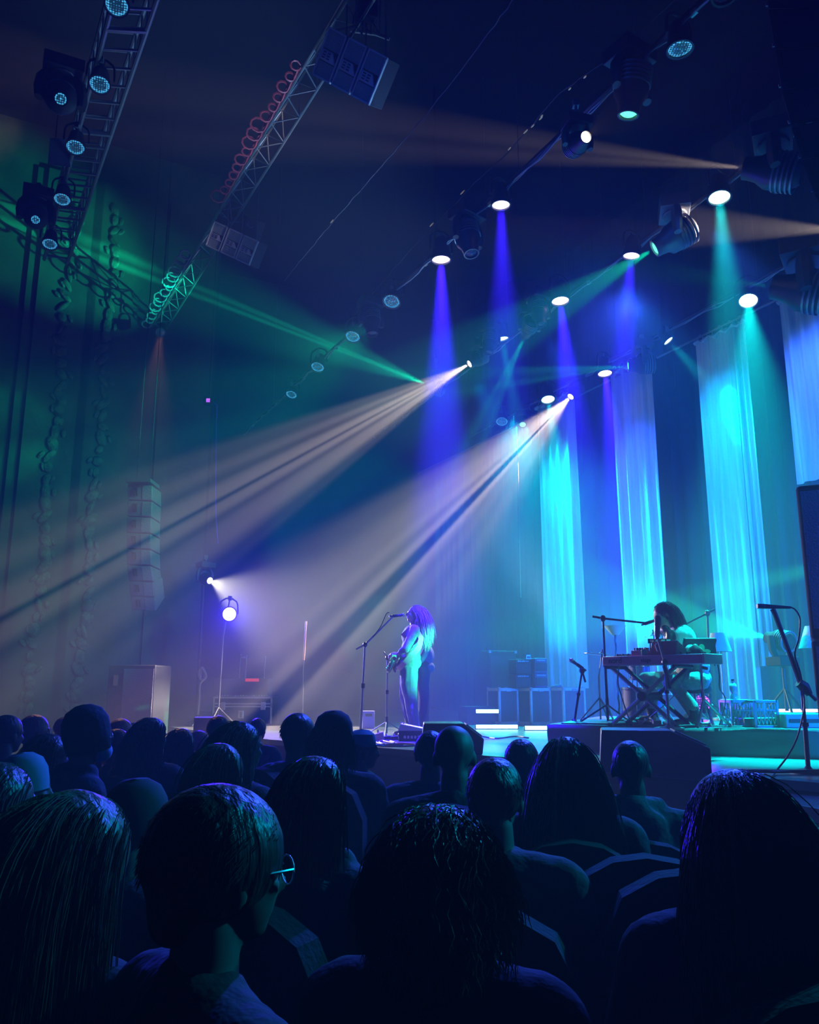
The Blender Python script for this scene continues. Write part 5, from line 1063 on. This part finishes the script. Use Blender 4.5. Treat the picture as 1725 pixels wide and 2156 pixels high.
# ---- the singer -----------------------------------------------------------------------------------------
F = 10.62
def S(u, v, dy=0.0): return at(u, v, F+dy)
fdir = Vector((-1, -.12, .16)).normalized(); hc = S(873, 1293)
HP, LH, RH = head_prims(hc, fdir, (0.15, 0, 1), 1.0, True)
sh_n, sh_f = S(873, 1327, -.155), S(868, 1327, .155)
ft_n = Vector((S(873, 1445).x, F-.09, STAGE)); ft_f = Vector((S(862, 1445).x, F+.11, STAGE))
leg_n = [S(862, 1405, -.085), S(864, 1468, -.09), Vector((S(874, 1445).x, F-.09, STAGE+.085))]; leg_f = [S(862, 1405, .085), S(856, 1466, .10), Vector((S(866, 1445).x, F+.11, STAGE+.085))]
torso = [('e', S(869, 1342), (.12, .17, .155)), ('e', S(866, 1365), (.11, .135, .14)), ('e', S(864, 1392), (.125, .165, .12)), ('c', [sh_n, S(871, 1324), sh_f], [.055, .06, .055]), ('e', S(861, 1340), (.08, .12, .09))]
elb_n, wr_n = S(855, 1366, -.22), S(838, 1377, -.16); elb_f, wr_f = S(858, 1368, .20), S(840, 1398, .04)
armn = ('c', [sh_n, elb_n, wr_n], [.048, .038, .024]); armf = ('c', [sh_f, elb_f, wr_f], [.048, .038, .024])
body = HP+torso+[('c', [S(871, 1326), S(872, 1306)], [.052, .05]), armn, armf, ('c', leg_n, [.088, .056, .036]), ('c', leg_f, [.088, .056, .036])]
body += hand_prims(wr_n, (-.8, -.1, -.1), (.2, .6, -.6), .7, 1)+hand_prims(wr_f, (-.55, -.35, -.6), (.4, -.5, -.3), .5, -1)
for ft in (ft_n, ft_f): body.append(('c', [ft+Vector((.03, 0, .05)), ft+Vector((-.08, 0, .035)), ft+Vector((-.17, 0, .025))], [.036, .034, .024]))
root = thing('person', 'standing singer with long fair hair in profile at the microphone, green-lit back and guitar strap', 'person', Vector((S(867, 1445).x, F, STAGE)))
attach('body', fuse(body, 'body', 'skin', .0075, 3), root); eyes(root, LH)
shirt = [('e', S(869, 1342), (.135, .185, .165)), ('e', S(866, 1365), (.125, .15, .15)), ('e', S(864, 1385), (.135, .165, .10)), ('c', [sh_n, S(871, 1325), sh_f], [.068, .066, .068]), ('e', S(861, 1340), (.095, .135, .10)), ('c', [sh_n, elb_n, elb_n.lerp(wr_n, .55)], [.066, .056, .046]), ('c', [sh_f, elb_f, elb_f.lerp(wr_f, .55)], [.066, .056, .046])]
attach('shirt', fuse(shirt, 'shirt', 'shirt_green', .009, 3, .006, 22, 2), root)
tr = [('e', S(864, 1396), (.14, .18, .11)), ('c', [S(862, 1405, -.085), S(861, 1440, -.09), leg_n[1], leg_n[2]+Vector((0, 0, .0))], [.118, .108, .086, .062]), ('c', [S(862, 1405, .085), S(858, 1440, .09), leg_f[1], leg_f[2]], [.118, .108, .086, .062])]
attach('trousers', fuse(tr, 'trousers', 'trouser_grey', .009, 3, .007, 20, 3), root)
for nm, ft in (('boot', ft_n), ('boot', ft_f)):
    attach(nm, fuse([('c', [ft+Vector((.035, 0, .11)), ft+Vector((.035, 0, .045))], [.045, .045]), ('c', [ft+Vector((.03, 0, .045)), ft+Vector((-.09, 0, .04)), ft+Vector((-.18, 0, .03))], [.044, .042, .032])], 'boot', 'boot', .008, 2), root)
hairdo(root, hc, fdir, (0.15, 0, 1), 'long', 'hair_blond', 5, .97, length=.30, vol=.62)
g = thing('guitar', 'dark electric guitar held low in front of the singer, strap over her shoulder', 'guitar', S(841, 1405, -.02))
gc = S(842, 1398, .02); gx = (S(826, 1416, -.12)-S(850, 1382, .25)).normalized(); gn = Vector((-.93, -.25, .25)); gn = (gn-gx*gn.dot(gx)).normalized(); gy = gn.cross(gx).normalized()
outl = []
for k in range(36):
    a = 2*PI*k/36; rad = 1+.16*math.cos(2*a)-.10*math.cos(4*a)+.07*math.sin(3*a); outl.append((.19*rad*math.cos(a), .145*rad*math.sin(a)))
MB().prism(outl, gc+gn*.06, gx, gy, gn, .042).build('guitar_body', 'guitar', g, bevel=.006)
nk = gc+gn*.102; hd = nk-gx*.62
hd = nk+gx*.0+(S(846, 1384, .55)-nk).normalized()*.60; nd = (hd-nk).normalized()
MB().tube([nk, hd], [.026, .021], 8, True, .6).build('neck', 'guitar_neck', g); MB().tube([hd, hd+nd*.16], [.026, .034], 8, True, .35).build('headstock', 'guitar', g)
for k in range(6): q = hd+nd*(.03+.022*k); MB().cyl(q+gy*.02, q+gy*.05, .006, n=8).build('tuning_peg', 'chrome', g)
mb = MB(); [mb.cyl(nk+gy*(-.015+.006*k)+gn*.012, hd+gy*(-.012+.005*k)+gn*.01, .0012, n=4) for k in range(6)]; mb.build('string', 'steel', g)
for k in range(2): MB().box(gc+gn*.108+gx*(.05*k+.02), (.03, .07, .012), Matrix((gx, gy, gn)).transposed()).build('pickup', 'steel', g)
for k in range(3): MB().cyl(gc+gn*.10+gx*(.10+.01*k)+gy*(-.02-.03*k), gc+gn*.125+gx*(.10+.01*k)+gy*(-.02-.03*k), .012).build('knob', 'chrome', g)
sp = [S(848, 1340, -.12), S(862, 1326, -.13), S(878, 1328, -.15), S(887, 1344, -.17), S(883, 1362, -.225), S(870, 1378, -.245), S(856, 1392, -.225), S(843, 1405, -.17), S(838, 1409, -.10)]
mb = MB(); vs = []; fs = []
for i, p in enumerate(sp):
    d = (sp[min(i+1, 8)]-sp[max(i-1, 0)]).normalized(); nrm = Vector((.1, -1, 0)); wv = d.cross(nrm).normalized()*.034
    vs += [p+wv-nrm*.004, p-wv-nrm*.004, p-wv+nrm*.004, p+wv+nrm*.004]
for i in range(8):
    for j in range(4): a = i*4+j; b = i*4+(j+1) % 4; fs.append((a, b, b+4, a+4))
mb.add(vs, fs+[(3, 2, 1, 0), (32, 33, 34, 35)]); mb.build('strap', 'strap', g)
# ---- dark figure behind her -----------------------------------------------------------------------------
F2 = 11.35
def S2(u, v, dy=0.0): return at(u, v, F2+dy)
h2 = S2(884, 1302); HP, LH, RH = head_prims(h2, (-1, .1, 0), (0, 0, 1)); x2 = S2(890, 1445).x
root = thing('person', 'dark figure in a blue jacket standing directly behind the singer', 'person', (x2, F2, STAGE))
sn, sf = S2(889, 1334, -.17), S2(887, 1334, .17)
bd2 = HP+[('c', [S2(889, 1330), S2(886, 1312)], [.055, .052]), ('e', S2(889, 1350), (.125, .18, .16)), ('e', S2(890, 1378), (.12, .15, .15)), ('e', S2(890, 1402), (.12, .16, .11)), ('c', [sn, sf], [.06, .06]), ('c', [sn, S2(898, 1368, -.22), S2(886, 1392, -.26)], [.05, .04, .026]), ('c', [sf, S2(890, 1368, .24), S2(870, 1388, .2)], [.05, .04, .026])]
bd2 += hand_prims(S2(886, 1392, -.26), (-.8, -.2, -.3), (.2, .7, -.3), .7, 1)+hand_prims(S2(870, 1388, .2), (-.8, -.3, -.1), (.2, -.5, -.4), .6, -1)
for sg in (-1, 1):
    an = Vector((x2+.02*sg+.01, F2+.10*sg, STAGE+.09)); bd2 += [('c', [S2(890, 1408, .09*sg), S2(893, 1465, .10*sg), an], [.09, .058, .038]), ('c', [an-Vector((0, 0, .04)), an+Vector((-.15, 0, -.062))], [.042, .028])]
attach('body', fuse(bd2, 'body', 'skin_dark', .009, 3), root); eyes(root, LH)
jk = [('e', S2(889, 1350), (.145, .20, .17)), ('e', S2(892, 1380), (.15, .175, .16)), ('e', S2(893, 1405), (.15, .18, .10)), ('c', [sn, sf], [.075, .075]), ('c', [sn, S2(898, 1368, -.22), S2(887, 1390, -.25)], [.068, .06, .045]), ('c', [sf, S2(890, 1368, .24), S2(871, 1387, .2)], [.068, .06, .045])]
attach('jacket', fuse(jk, 'jacket', 'jacket_blue', .01, 3, .006, 20, 8), root)
attach('trousers', fuse([('c', [S2(890, 1405, .09*sg), S2(893, 1465, .10*sg), Vector((x2+.02*sg+.01, F2+.10*sg, STAGE+.1))], [.11, .078, .06]) for sg in (-1, 1)]+[('e', S2(890, 1402), (.14, .18, .09))], 'trousers', 'coat_black', .01, 3, .005, 20, 9), root)
hairdo(root, h2, (-1, .1, 0), (0, 0, 1), 'short', 'hair_dark', 6)
# ---- the seated keyboard player --------------------------------------------------------------------------
F3 = FK+.25
def S3(u, v, dy=0.0): return at(u, v, F3+dy)
hk = S3(1396, 1295); fd = Vector((-1, -.25, -.30)).normalized(); HP, LH, RH = head_prims(hk, fd, (-.3, 0, 1), 1.0)
root = thing('person', 'seated keyboard player with long dark hair, pale shirt and jeans', 'person', (S3(1455, 1445).x, F3, RZ))
sn, sf = S3(1440, 1338, -.18), S3(1425, 1334, .17); hip = S3(1462, 1428)
wn = kp(.86, .20, .16); wf = kp(.62, .22, .16); en = S3(1437, 1385, -.24); ef = S3(1405, 1372, .22)
kn, kf = S3(1413, 1436, -.22), S3(1362, 1432, .16); an_, af_ = Vector((S3(1436, 1445).x, F3-.26, RZ+.11)), Vector((S3(1377, 1445).x, F3+.14, RZ+.11))
tz = [('e', S3(1432, 1350), (.135, .175, .17)), ('e', S3(1444, 1375), (.125, .155, .16)), ('e', S3(1455, 1405), (.14, .165, .14)), ('c', [sn, S3(1430, 1332), sf], [.06, .065, .06])]
bp_ = HP+tz+[('c', [S3(1428, 1332), S3(1408, 1310)], [.056, .052]), ('c', [sn, en, wn], [.05, .04, .026]), ('c', [sf, ef, wf], [.05, .04, .026]), ('c', [hip+Vector((0, -.10, -.03)), kn, an_], [.10, .062, .04]), ('c', [hip+Vector((0, .10, -.03)), kf, af_], [.10, .062, .04])]
bp_ += hand_prims(wn, ex*-.3+ey*.9+Vector((0, 0, -.25)), (0, 0, -1), .35, 1, 1.0, .5)+hand_prims(wf, ex*-.3+ey*.9+Vector((0, 0, -.25)), (0, 0, -1), .35, -1, 1.0, .5)
for a_ in (an_, af_): bp_.append(('c', [a_-Vector((-.02, 0, .06)), a_+Vector((-.16, -.03, -.075))], [.045, .03]))
attach('body', fuse(bp_, 'body', 'skin', .008, 3), root); eyes(root, LH)
sh = [('e', S3(1432, 1350), (.155, .195, .18)), ('e', S3(1446, 1377), (.15, .18, .17)), ('e', S3(1457, 1403), (.165, .185, .12)), ('c', [sn, S3(1430, 1334), sf], [.078, .072, .078]), ('c', [sn, en, en.lerp(wn, .7)], [.075, .064, .05]), ('c', [sf, ef, ef.lerp(wf, .7)], [.075, .064, .05])]
attach('shirt', fuse(sh, 'shirt', 'shirt_pale', .009, 3, .008, 18, 12), root)
pn = [('e', hip+Vector((0, 0, .0)), (.16, .19, .12)), ('c', [hip+Vector((0, -.10, -.02)), kn, an_+Vector((0, 0, .07))], [.115, .084, .062]), ('c', [hip+Vector((0, .10, -.02)), kf, af_+Vector((0, 0, .07))], [.115, .084, .062])]
attach('jeans', fuse(pn, 'jeans', 'jeans_pale', .009, 3, .006, 26, 13), root)
for a_ in (an_, af_): attach('boot', fuse([('c', [a_+Vector((0, 0, .06)), a_-Vector((-.02, 0, .05))], [.055, .05]), ('c', [a_-Vector((-.02, 0, .065)), a_+Vector((-.17, -.03, -.075))], [.048, .034])], 'boot', 'boot', .009, 2), root)
hairdo(root, hk, fd, (-.3, 0, 1), 'long', 'hair_dark', 7, 1.0, length=.20, vol=.75)
for k in range(1): attach('scarf', fuse([('c', [S3(1400, 1326, -.09), S3(1412, 1338, -.14), S3(1408, 1350, -.16)], [.05, .055, .03])], 'scarf', 'hair_dark', .01, 3, .004, 30, 4), root)
# ---------------------------------------------------------------- audience
def crowd_body(seed, wide=1.0, lean=0.0):
    """seated figure, local frame: faces +Y, seat at z=.43, head centre at (0,.0,1.19)"""
    P_, L, R = head_prims((0, 0, 1.19), (0, 1, -.02), (0, 0, 1)); w = wide
    P_ += [('c', [(0, -.03, 1.12), (0, -.035, 1.0)], [.055, .062]), ('c', [(-.17*w, -.035, .955), (0, -.04, .985), (.17*w, -.035, .955)], [.055, .075, .055]), ('e', (0, -.05, .84), (.165*w, .105, .17)), ('e', (0, -.05, .66), (.14*w, .10, .16)), ('e', (0, -.04, .50), (.17*w, .13, .11))]
    for s_ in (-1, 1):
        P_ += [('c', [(s_*.185*w, -.04, .95), (s_*.225*w, .04, .68), (s_*.12, .26, .60)], [.05, .04, .027]), ('c', [(s_*.10, .0, .48), (s_*.13, .42, .49), (s_*.12, .46, .09)], [.09, .06, .042]), ('c', [(s_*.12, .45, .05), (s_*.13, .62, .035)], [.042, .03])]
        P_ += hand_prims((s_*.12, .26, .60), (-s_*.35, .9, -.2), (0, 0, -1), .45, s_)
    return P_
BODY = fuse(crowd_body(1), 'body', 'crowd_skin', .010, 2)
def clothes(seed, kind, w=1.0):
    g = .032 if kind == 'coat' else .024; w = 1.12
    P_ = [('c', [(-.17*w, -.035, .95), (0, -.045, .975), (.17*w, -.035, .95)], [.055+g, .078+g*.5, .055+g]), ('e', (0, -.055, .84), (.165*w+g*1.6, .105+g*1.5, .18)), ('e', (0, -.05, .66), (.15*w+g*1.8, .11+g*1.5, .18)), ('e', (0, -.04, .52), (.18*w+g, .14+g, .11))]
    for s_ in (-1, 1): P_.append(('c', [(s_*.185*w, -.04, .95), (s_*.225*w, .04, .68), (s_*.135, .23, .605)], [.05+g, .04+g*1.2, .032+g]))
    if kind == 'hood': P_ += [('c', [(-.10, -.02, 1.03), (0, -.10, 1.02), (.10, -.02, 1.03)], [.05, .065, .05]), ('e', (0, -.12, .96), (.13, .06, .09))]
    else: P_ += [('c', [(-.06, .0, 1.03), (0, -.075, 1.045), (.06, .0, 1.03)], [.025, .03, .025])]
    return P_
TOPS = {}
def top_mesh(kind, material, seed):
    key = (kind, material, seed)
    if key not in TOPS: TOPS[key] = fuse(clothes(seed, kind), 'coat', material, .012, 2, .008, 16, seed)
    return TOPS[key]
LEGS = fuse([('c', [(s_*.10, .0, .48), (s_*.13, .42, .49), (s_*.12, .46, .14)], [.105, .08, .065]) for s_ in (-1, 1)]+[('e', (0, -.03, .50), (.19, .15, .11))], 'trousers', 'crowd_trousers', .013, 2, .005, 16, 3)
SHOE = {s_: fuse([('c', [(s_*.12, .45, .055), (s_*.13, .63, .042)], [.052, .040])], 'shoe', 'boot', .012, 2) for s_ in (-1, 1)}
HAIR = {}
def hair_mesh(style, material, seed, length, k, n):
    key = (style, material, seed, length, k)
    if key not in HAIR:
        d = thing('tmp', 'x', 'x'); o = hairdo(d, (0, 0, 1.19), (0, 1, -.02), (0, 0, 1), style, material, seed, k, length=length, n=n); HAIR[key] = o.data
        bpy.data.objects.remove(o); bpy.data.objects.remove(d)
    return HAIR[key]
def seat_meshes():
    b = MB(); prof = [(-.24, 0), (.24, 0), (.25, .42), (.20, .53), (.10, .585), (0, .60), (-.10, .585), (-.20, .53), (-.25, .42)]
    b.prism(prof, (0, -.30, .40), (1, 0, 0), (0, -.12, 1), (0, 1, 0), .09); back = b.mesh('backrest', 'seat_fabric')
    b = MB(); b.box((0, -.0, .385), (.48, .46, .10)); seat = b.mesh('seat', 'seat_fabric')
    b = MB(); b.box((0, -.12, .17), (.08, .10, .34)); b.box((0, -.12, .01), (.3, .16, .02)); b.box((0, -.12, .30), (.5, .06, .05)); ped = b.mesh('pedestal', 'black_paint')
    arms = []
    for s_ in (-1, 1): b = MB(); b.tube([(s_*.27, -.22, .60), (s_*.27, .1, .615), (s_*.27, .2, .60)], .022, 8, True, .7); b.box((s_*.27, -.16, .45), (.03, .05, .32)); b.box((s_*.2, -.16, .31), (.17, .05, .04)); arms.append(b.mesh('armrest', 'black_paint'))
    return back, seat, ped, arms
SB, SS, SP_, SA = seat_meshes()
def seat(loc, rz, label, grp='auditorium seats under the audience'):
    r = thing('theatre_seat', label, 'seat', loc, rz, grp); meshobj('backrest', SB, r); meshobj('seat', SS, r); meshobj('pedestal', SP_, r); [meshobj('armrest', a, r) for a in SA]; return r
def audience(u, v, hw, label, style='short', hair='crowd_hair', cloth=('coat', 'coat_black'), turn=0.0, d=None, w0=None, seed=0, length=.26, k=1.0, hat=None, extras=None, n=None, tilt=0.0, wide=1.0):
    """u,v: top of the head in the picture; hw: seen width of the head; depth follows from the width"""
    w0 = w0 or {'short': .180, 'bald': .166, 'long': .235, 'curly': .27, 'bob': .225, 'ponytail': .18}[style]
    dist = d or FPX*w0/hw; F = dist/CP
    p = at(u, v, F); topz = 1.19+{'short': .132, 'bald': .122, 'long': .132, 'curly': .145, 'bob': .132, 'ponytail': .13}[style]+(.012 if hat else 0)
    dz = p.z-topz; rz = -turn
    root = thing('person', label, 'person', (p.x, p.y, dz if abs(dz) < 0 else 0), rz); root.location = (p.x, p.y, 0)
    s_ = p.z/topz; Ms = Matrix.Translation((p.x, p.y, 0)) @ Matrix.Rotation(rz, 4, 'Z'); root.matrix_basis = Ms
    # stature: the trunk is raised or lowered as a whole, so head size stays true
    up = Matrix.Translation((0, 0, p.z-topz)); sc_ = Matrix.Diagonal((wide, 1, 1, 1))
    lift = p.z-topz
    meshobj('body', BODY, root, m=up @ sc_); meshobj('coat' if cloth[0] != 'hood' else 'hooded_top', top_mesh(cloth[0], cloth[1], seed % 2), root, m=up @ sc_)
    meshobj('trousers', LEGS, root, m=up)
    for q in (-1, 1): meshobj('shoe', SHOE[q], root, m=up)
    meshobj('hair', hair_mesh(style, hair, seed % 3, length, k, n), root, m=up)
    if hat:
        mb = MB(); c = Vector((0, -.015, 1.225))
        if hat[0] == 'cap':
            vs = []; mb.lathe([(.094, -.005), (.096, .03), (.085, .075), (.05, .10), (.0, .108)], c, (0, 0, 1), 22); mb.prism([(-.07, 0), (.07, 0), (.055, .07), (0, .09), (-.055, .07)], c+Vector((0, .08, 0)), (1, 0, 0), (0, 1, -.1), (0, 0, 1), .006)
        elif hat[0] == 'beanie': mb.lathe([(.094, -.05), (.104, -.04), (.104, .0), (.100, .05), (.082, .09), (.045, .115), (0, .12)], c, (0, -.12, 1), 24)
        else: mb.lathe([(.105, -.10), (.115, -.02), (.112, .05), (.085, .10), (.04, .125), (0, .13)], c, (0, -.2, 1), 24)
        o = mb.build(hat[0], hat[1], root, world=False); o.matrix_basis = up; md = o.modifiers.new('s', 'SOLIDIFY'); md.thickness = .004
    if extras == 'glasses' or extras == 'mask_glasses':
        mb = MB()
        for q in (-1, 1): mb.tube([(q*.078, -.01, 1.195), (q*.076, .06, 1.197), (q*.062, .095, 1.195)], .0022, 5); mb.arc(Vector((q*.034, .098, 1.19)), Vector((1, 0, 0)), Vector((0, 0, 1)), .024, 0, 6.28, .002)
        mb.tube([(-.01, .103, 1.195), (.01, .103, 1.195)], .002, 5); o = mb.build('glasses', 'steel', root, world=False); o.matrix_basis = up
    if extras in ('mask', 'mask_glasses'):
        mb = MB(); mb.ell((0, .062, 1.125), (.066, .056, .052), None, 16, 10); o = mb.build('face_mask', 'mask_blue', root, world=False); o.matrix_basis = up
        for q in (-1, 1): mb = MB(); mb.tube([(q*.062, .07, 1.14), (q*.078, .0, 1.165), (q*.083, -.018, 1.18)], .002, 5); o = mb.build('ear_loop', 'mask_blue', root, world=False); o.matrix_basis = up
    z0 = max(lift, -.12); seat((p.x, p.y, 0), rz, 'auditorium seat hidden in the dark beneath the seated audience').matrix_basis = Matrix.Translation((p.x, p.y, 0)) @ Matrix.Rotation(rz, 4, 'Z') @ Matrix.Diagonal((1, 1, max(.6, 1+lift/.43), 1))
    return root, p, lift
R_ = math.radians
CR = [
 (22, 1503, 58, 'person at the left edge, short dark hair, ear lit blue on its right side', dict(turn=.5, seed=1)),
 (80, 1503, 56, 'person with short grey hair lit pale from behind, wearing glasses, second from the left edge', dict(hair='crowd_hair_grey', turn=.9, extras='glasses', seed=2, d=6.3)),
 (144, 1507, 40, 'person far off with pale grey hair, left of the tall dark hood', dict(hair='crowd_hair_grey', turn=.6, seed=0, d=7.6)),
 (112, 1541, 84, 'person with big dark hair in front of the pale grey heads at the left', dict(style='bob', turn=.5, seed=1, d=4.4)),
 (192, 1491, 80, 'tall person in a dark hood with a blue face mask showing at the right', dict(cloth=('hood', 'coat_navy'), hat=('hood', 'coat_black'), turn=.9, extras='mask_glasses', seed=2, d=4.1)),
 (259, 1511, 45, 'person far off with orange-lit fair hair above the dark heads', dict(style='short', hair='crowd_hair_fair', turn=.6, d=7.2)),
 (252, 1532, 46, 'person with dark hair and a lit earring right of the masked hood', dict(style='ponytail', turn=.7, seed=1, d=6.2)),
 (287, 1520, 38, 'person with long orange-lit fair hair', dict(style='long', hair='crowd_hair_fair', turn=.5, d=8.2, length=.16)),
 (325, 1508, 72, 'person with long hair shining teal, left of centre in the far rows', dict(style='long', hair='crowd_hair_brown', turn=.4, seed=1, length=.26, d=5.4)),
 (386, 1531, 64, 'person with smooth dark hair and a purple top, right of the teal long hair', dict(style='bob', cloth=('coat', 'coat_purple'), turn=.3, seed=2, d=5.9)),
 (424, 1537, 30, 'person with a brightly lit face in profile turned right', dict(style='short', hair='crowd_hair_grey', turn=1.4, d=8.4)),
 (463, 1505, 44, 'person with short hair lit orange on top before the flight case', dict(hair='crowd_hair_brown', turn=.2, seed=1, d=6.8)),
 (515, 1516, 98, 'person with long teal-edged hair in front of the flight case', dict(style='long', turn=.7, seed=2, length=.30, d=4.0)),
 (545, 1511, 34, 'person far off, hair top lit green behind the long-haired head', dict(style='short', turn=.3, d=8.8)),
 (633, 1499, 62, 'tall person with upright curly hair and teal collar below the orange pole', dict(style='short', turn=.6, seed=2, n=900, d=4.7, cloth=('coat', 'coat_navy'))),
 (705, 1500, 86, 'person in a dark beanie directly left of the singer microphone stand', dict(style='bob', hat=('beanie', 'cap_black'), turn=.2, seed=1, d=4.4)),
 (748, 1541, 34, 'person with a pale bald head between the beanie and the teal cap', dict(style='bald', hair='crowd_skin', turn=.8, d=6.6)),
 (767, 1535, 44, 'person in a teal cap with hair showing below, near the small monitor', dict(style='ponytail', hat=('cap', 'cap_teal'), cloth=('coat', 'coat_navy'), turn=1.2, d=5.6, seed=2)),
 (470, 1560, 107, 'person with straight dark bob hair with blue streaks, centre left', dict(style='bob', turn=.4, seed=2, d=3.3)),
 (300, 1645, 118, 'person in a dark knitted hat with a bright blue edge, left', dict(style='short', hat=('beanie', 'cap_black'), turn=.7, seed=1, d=2.75)),
 (62, 1590, 74, 'person in a teal knitted hat at the left behind the edge figure', dict(style='ponytail', hat=('beanie', 'cap_teal'), turn=1.2, seed=0, d=3.6)),
 (12, 1597, 112, 'person cut by the left edge with smooth blue-lit hair', dict(style='bob', turn=.6, seed=1, d=2.3)),
 (178, 1686, 330, 'large near person at the lower left with long teal-lit hair', dict(style='long', hair='crowd_hair_brown', turn=.5, seed=0, length=.34, k=1.25, d=1.78, n=1500)),
 (484, 1667, 225, 'near person with smooth dark hair, glasses catching the light at the right', dict(style='short', turn=.95, extras='glasses', seed=1, k=1.16, d=1.46, n=1400)),
 (672, 1585, 146, 'person with loose blue-edged hair and a light scarf, centre left', dict(style='long', turn=.5, seed=1, length=.12, d=2.45, cloth=('hood', 'coat_navy'))),
 (907, 1536, 60, 'dark-haired person half hidden behind the bald head', dict(style='short', turn=.1, seed=0, d=4.6, cloth=('coat', 'coat_grey'))),
 (957, 1526, 90, 'bald person with a blue rim of light before the wedge monitor', dict(style='bald', hair='crowd_skin', turn=.1, seed=1, d=3.35)),
 (1043, 1590, 116, 'person with short hair and a lit ear, just right of centre', dict(style='short', turn=.25, seed=2, d=2.65)),
 (1097, 1553, 70, 'person with short hair between the lit ear and the long straight hair', dict(style='short', turn=.1, seed=0, d=4.3)),
 (1190, 1547, 118, 'person with long straight hair and a violet-edged coat, right of centre', dict(style='long', turn=.15, seed=2, length=.34, d=3.2, cloth=('coat', 'coat_purple'))),
 (1325, 1557, 79, 'person with a shaved head in a grey hooded sweatshirt before the large monitor', dict(style='bald', hair='crowd_hair', cloth=('hood', 'coat_hood'), turn=.15, seed=1, d=3.7)),
 (930, 1688, 270, 'near person with a mass of curly teal-lit hair, lower centre', dict(style='curly', hair='crowd_hair_brown', turn=.2, seed=0, k=1.0, d=1.75, n=1500)),
 (1532, 1628, 240, 'near person with long dark hair at the lower right', dict(style='long', turn=-.1, seed=1, length=.30, k=1.15, d=1.95, n=1500)),
]
for u, v, hw, lab, kw in CR: audience(u, v, hw, lab, **kw)
for u, v, d, lab in ((1330, 1700, 2.9, 'empty seat with a rounded back right of the long straight hair'), (1420, 1790, 2.7, 'empty seat beside the near long dark hair')):
    p = at(u, v, d/CP); seat((p.x, p.y, 0), -.15, lab, 'empty auditorium seats')
p = at(1398, 1835, 2.55); root = thing('paper_programme', 'blue-lit folded paper lying on the empty seat at the lower right', 'paper', (p.x, p.y, .445), -.3); mb = MB(); mb.prism([(0, 0), (.16, 0), (.15, .10), (.03, .11)], (0, 0, 0), (1, 0, 0), (0, 1, 0), (0, 0, 1), .004); mb.prism([(.01, .01), (.15, .005), (.15, .09), (.03, .10)], (0, 0, .006), (1, 0, .02), (0, 1, 0), (0, 0, 1), .003); mb.build('sheet', 'shirt_pale', root, world=False)
for o in list(COL.objects):
    if o.type == 'FONT':
        dg = bpy.context.evaluated_depsgraph_get(); me = bpy.data.meshes.new_from_object(o.evaluated_get(dg)); n = bpy.data.objects.new('lettering', me); COL.objects.link(n); n.parent = o.parent; n.matrix_basis = o.matrix_basis.copy(); bpy.data.objects.remove(o)
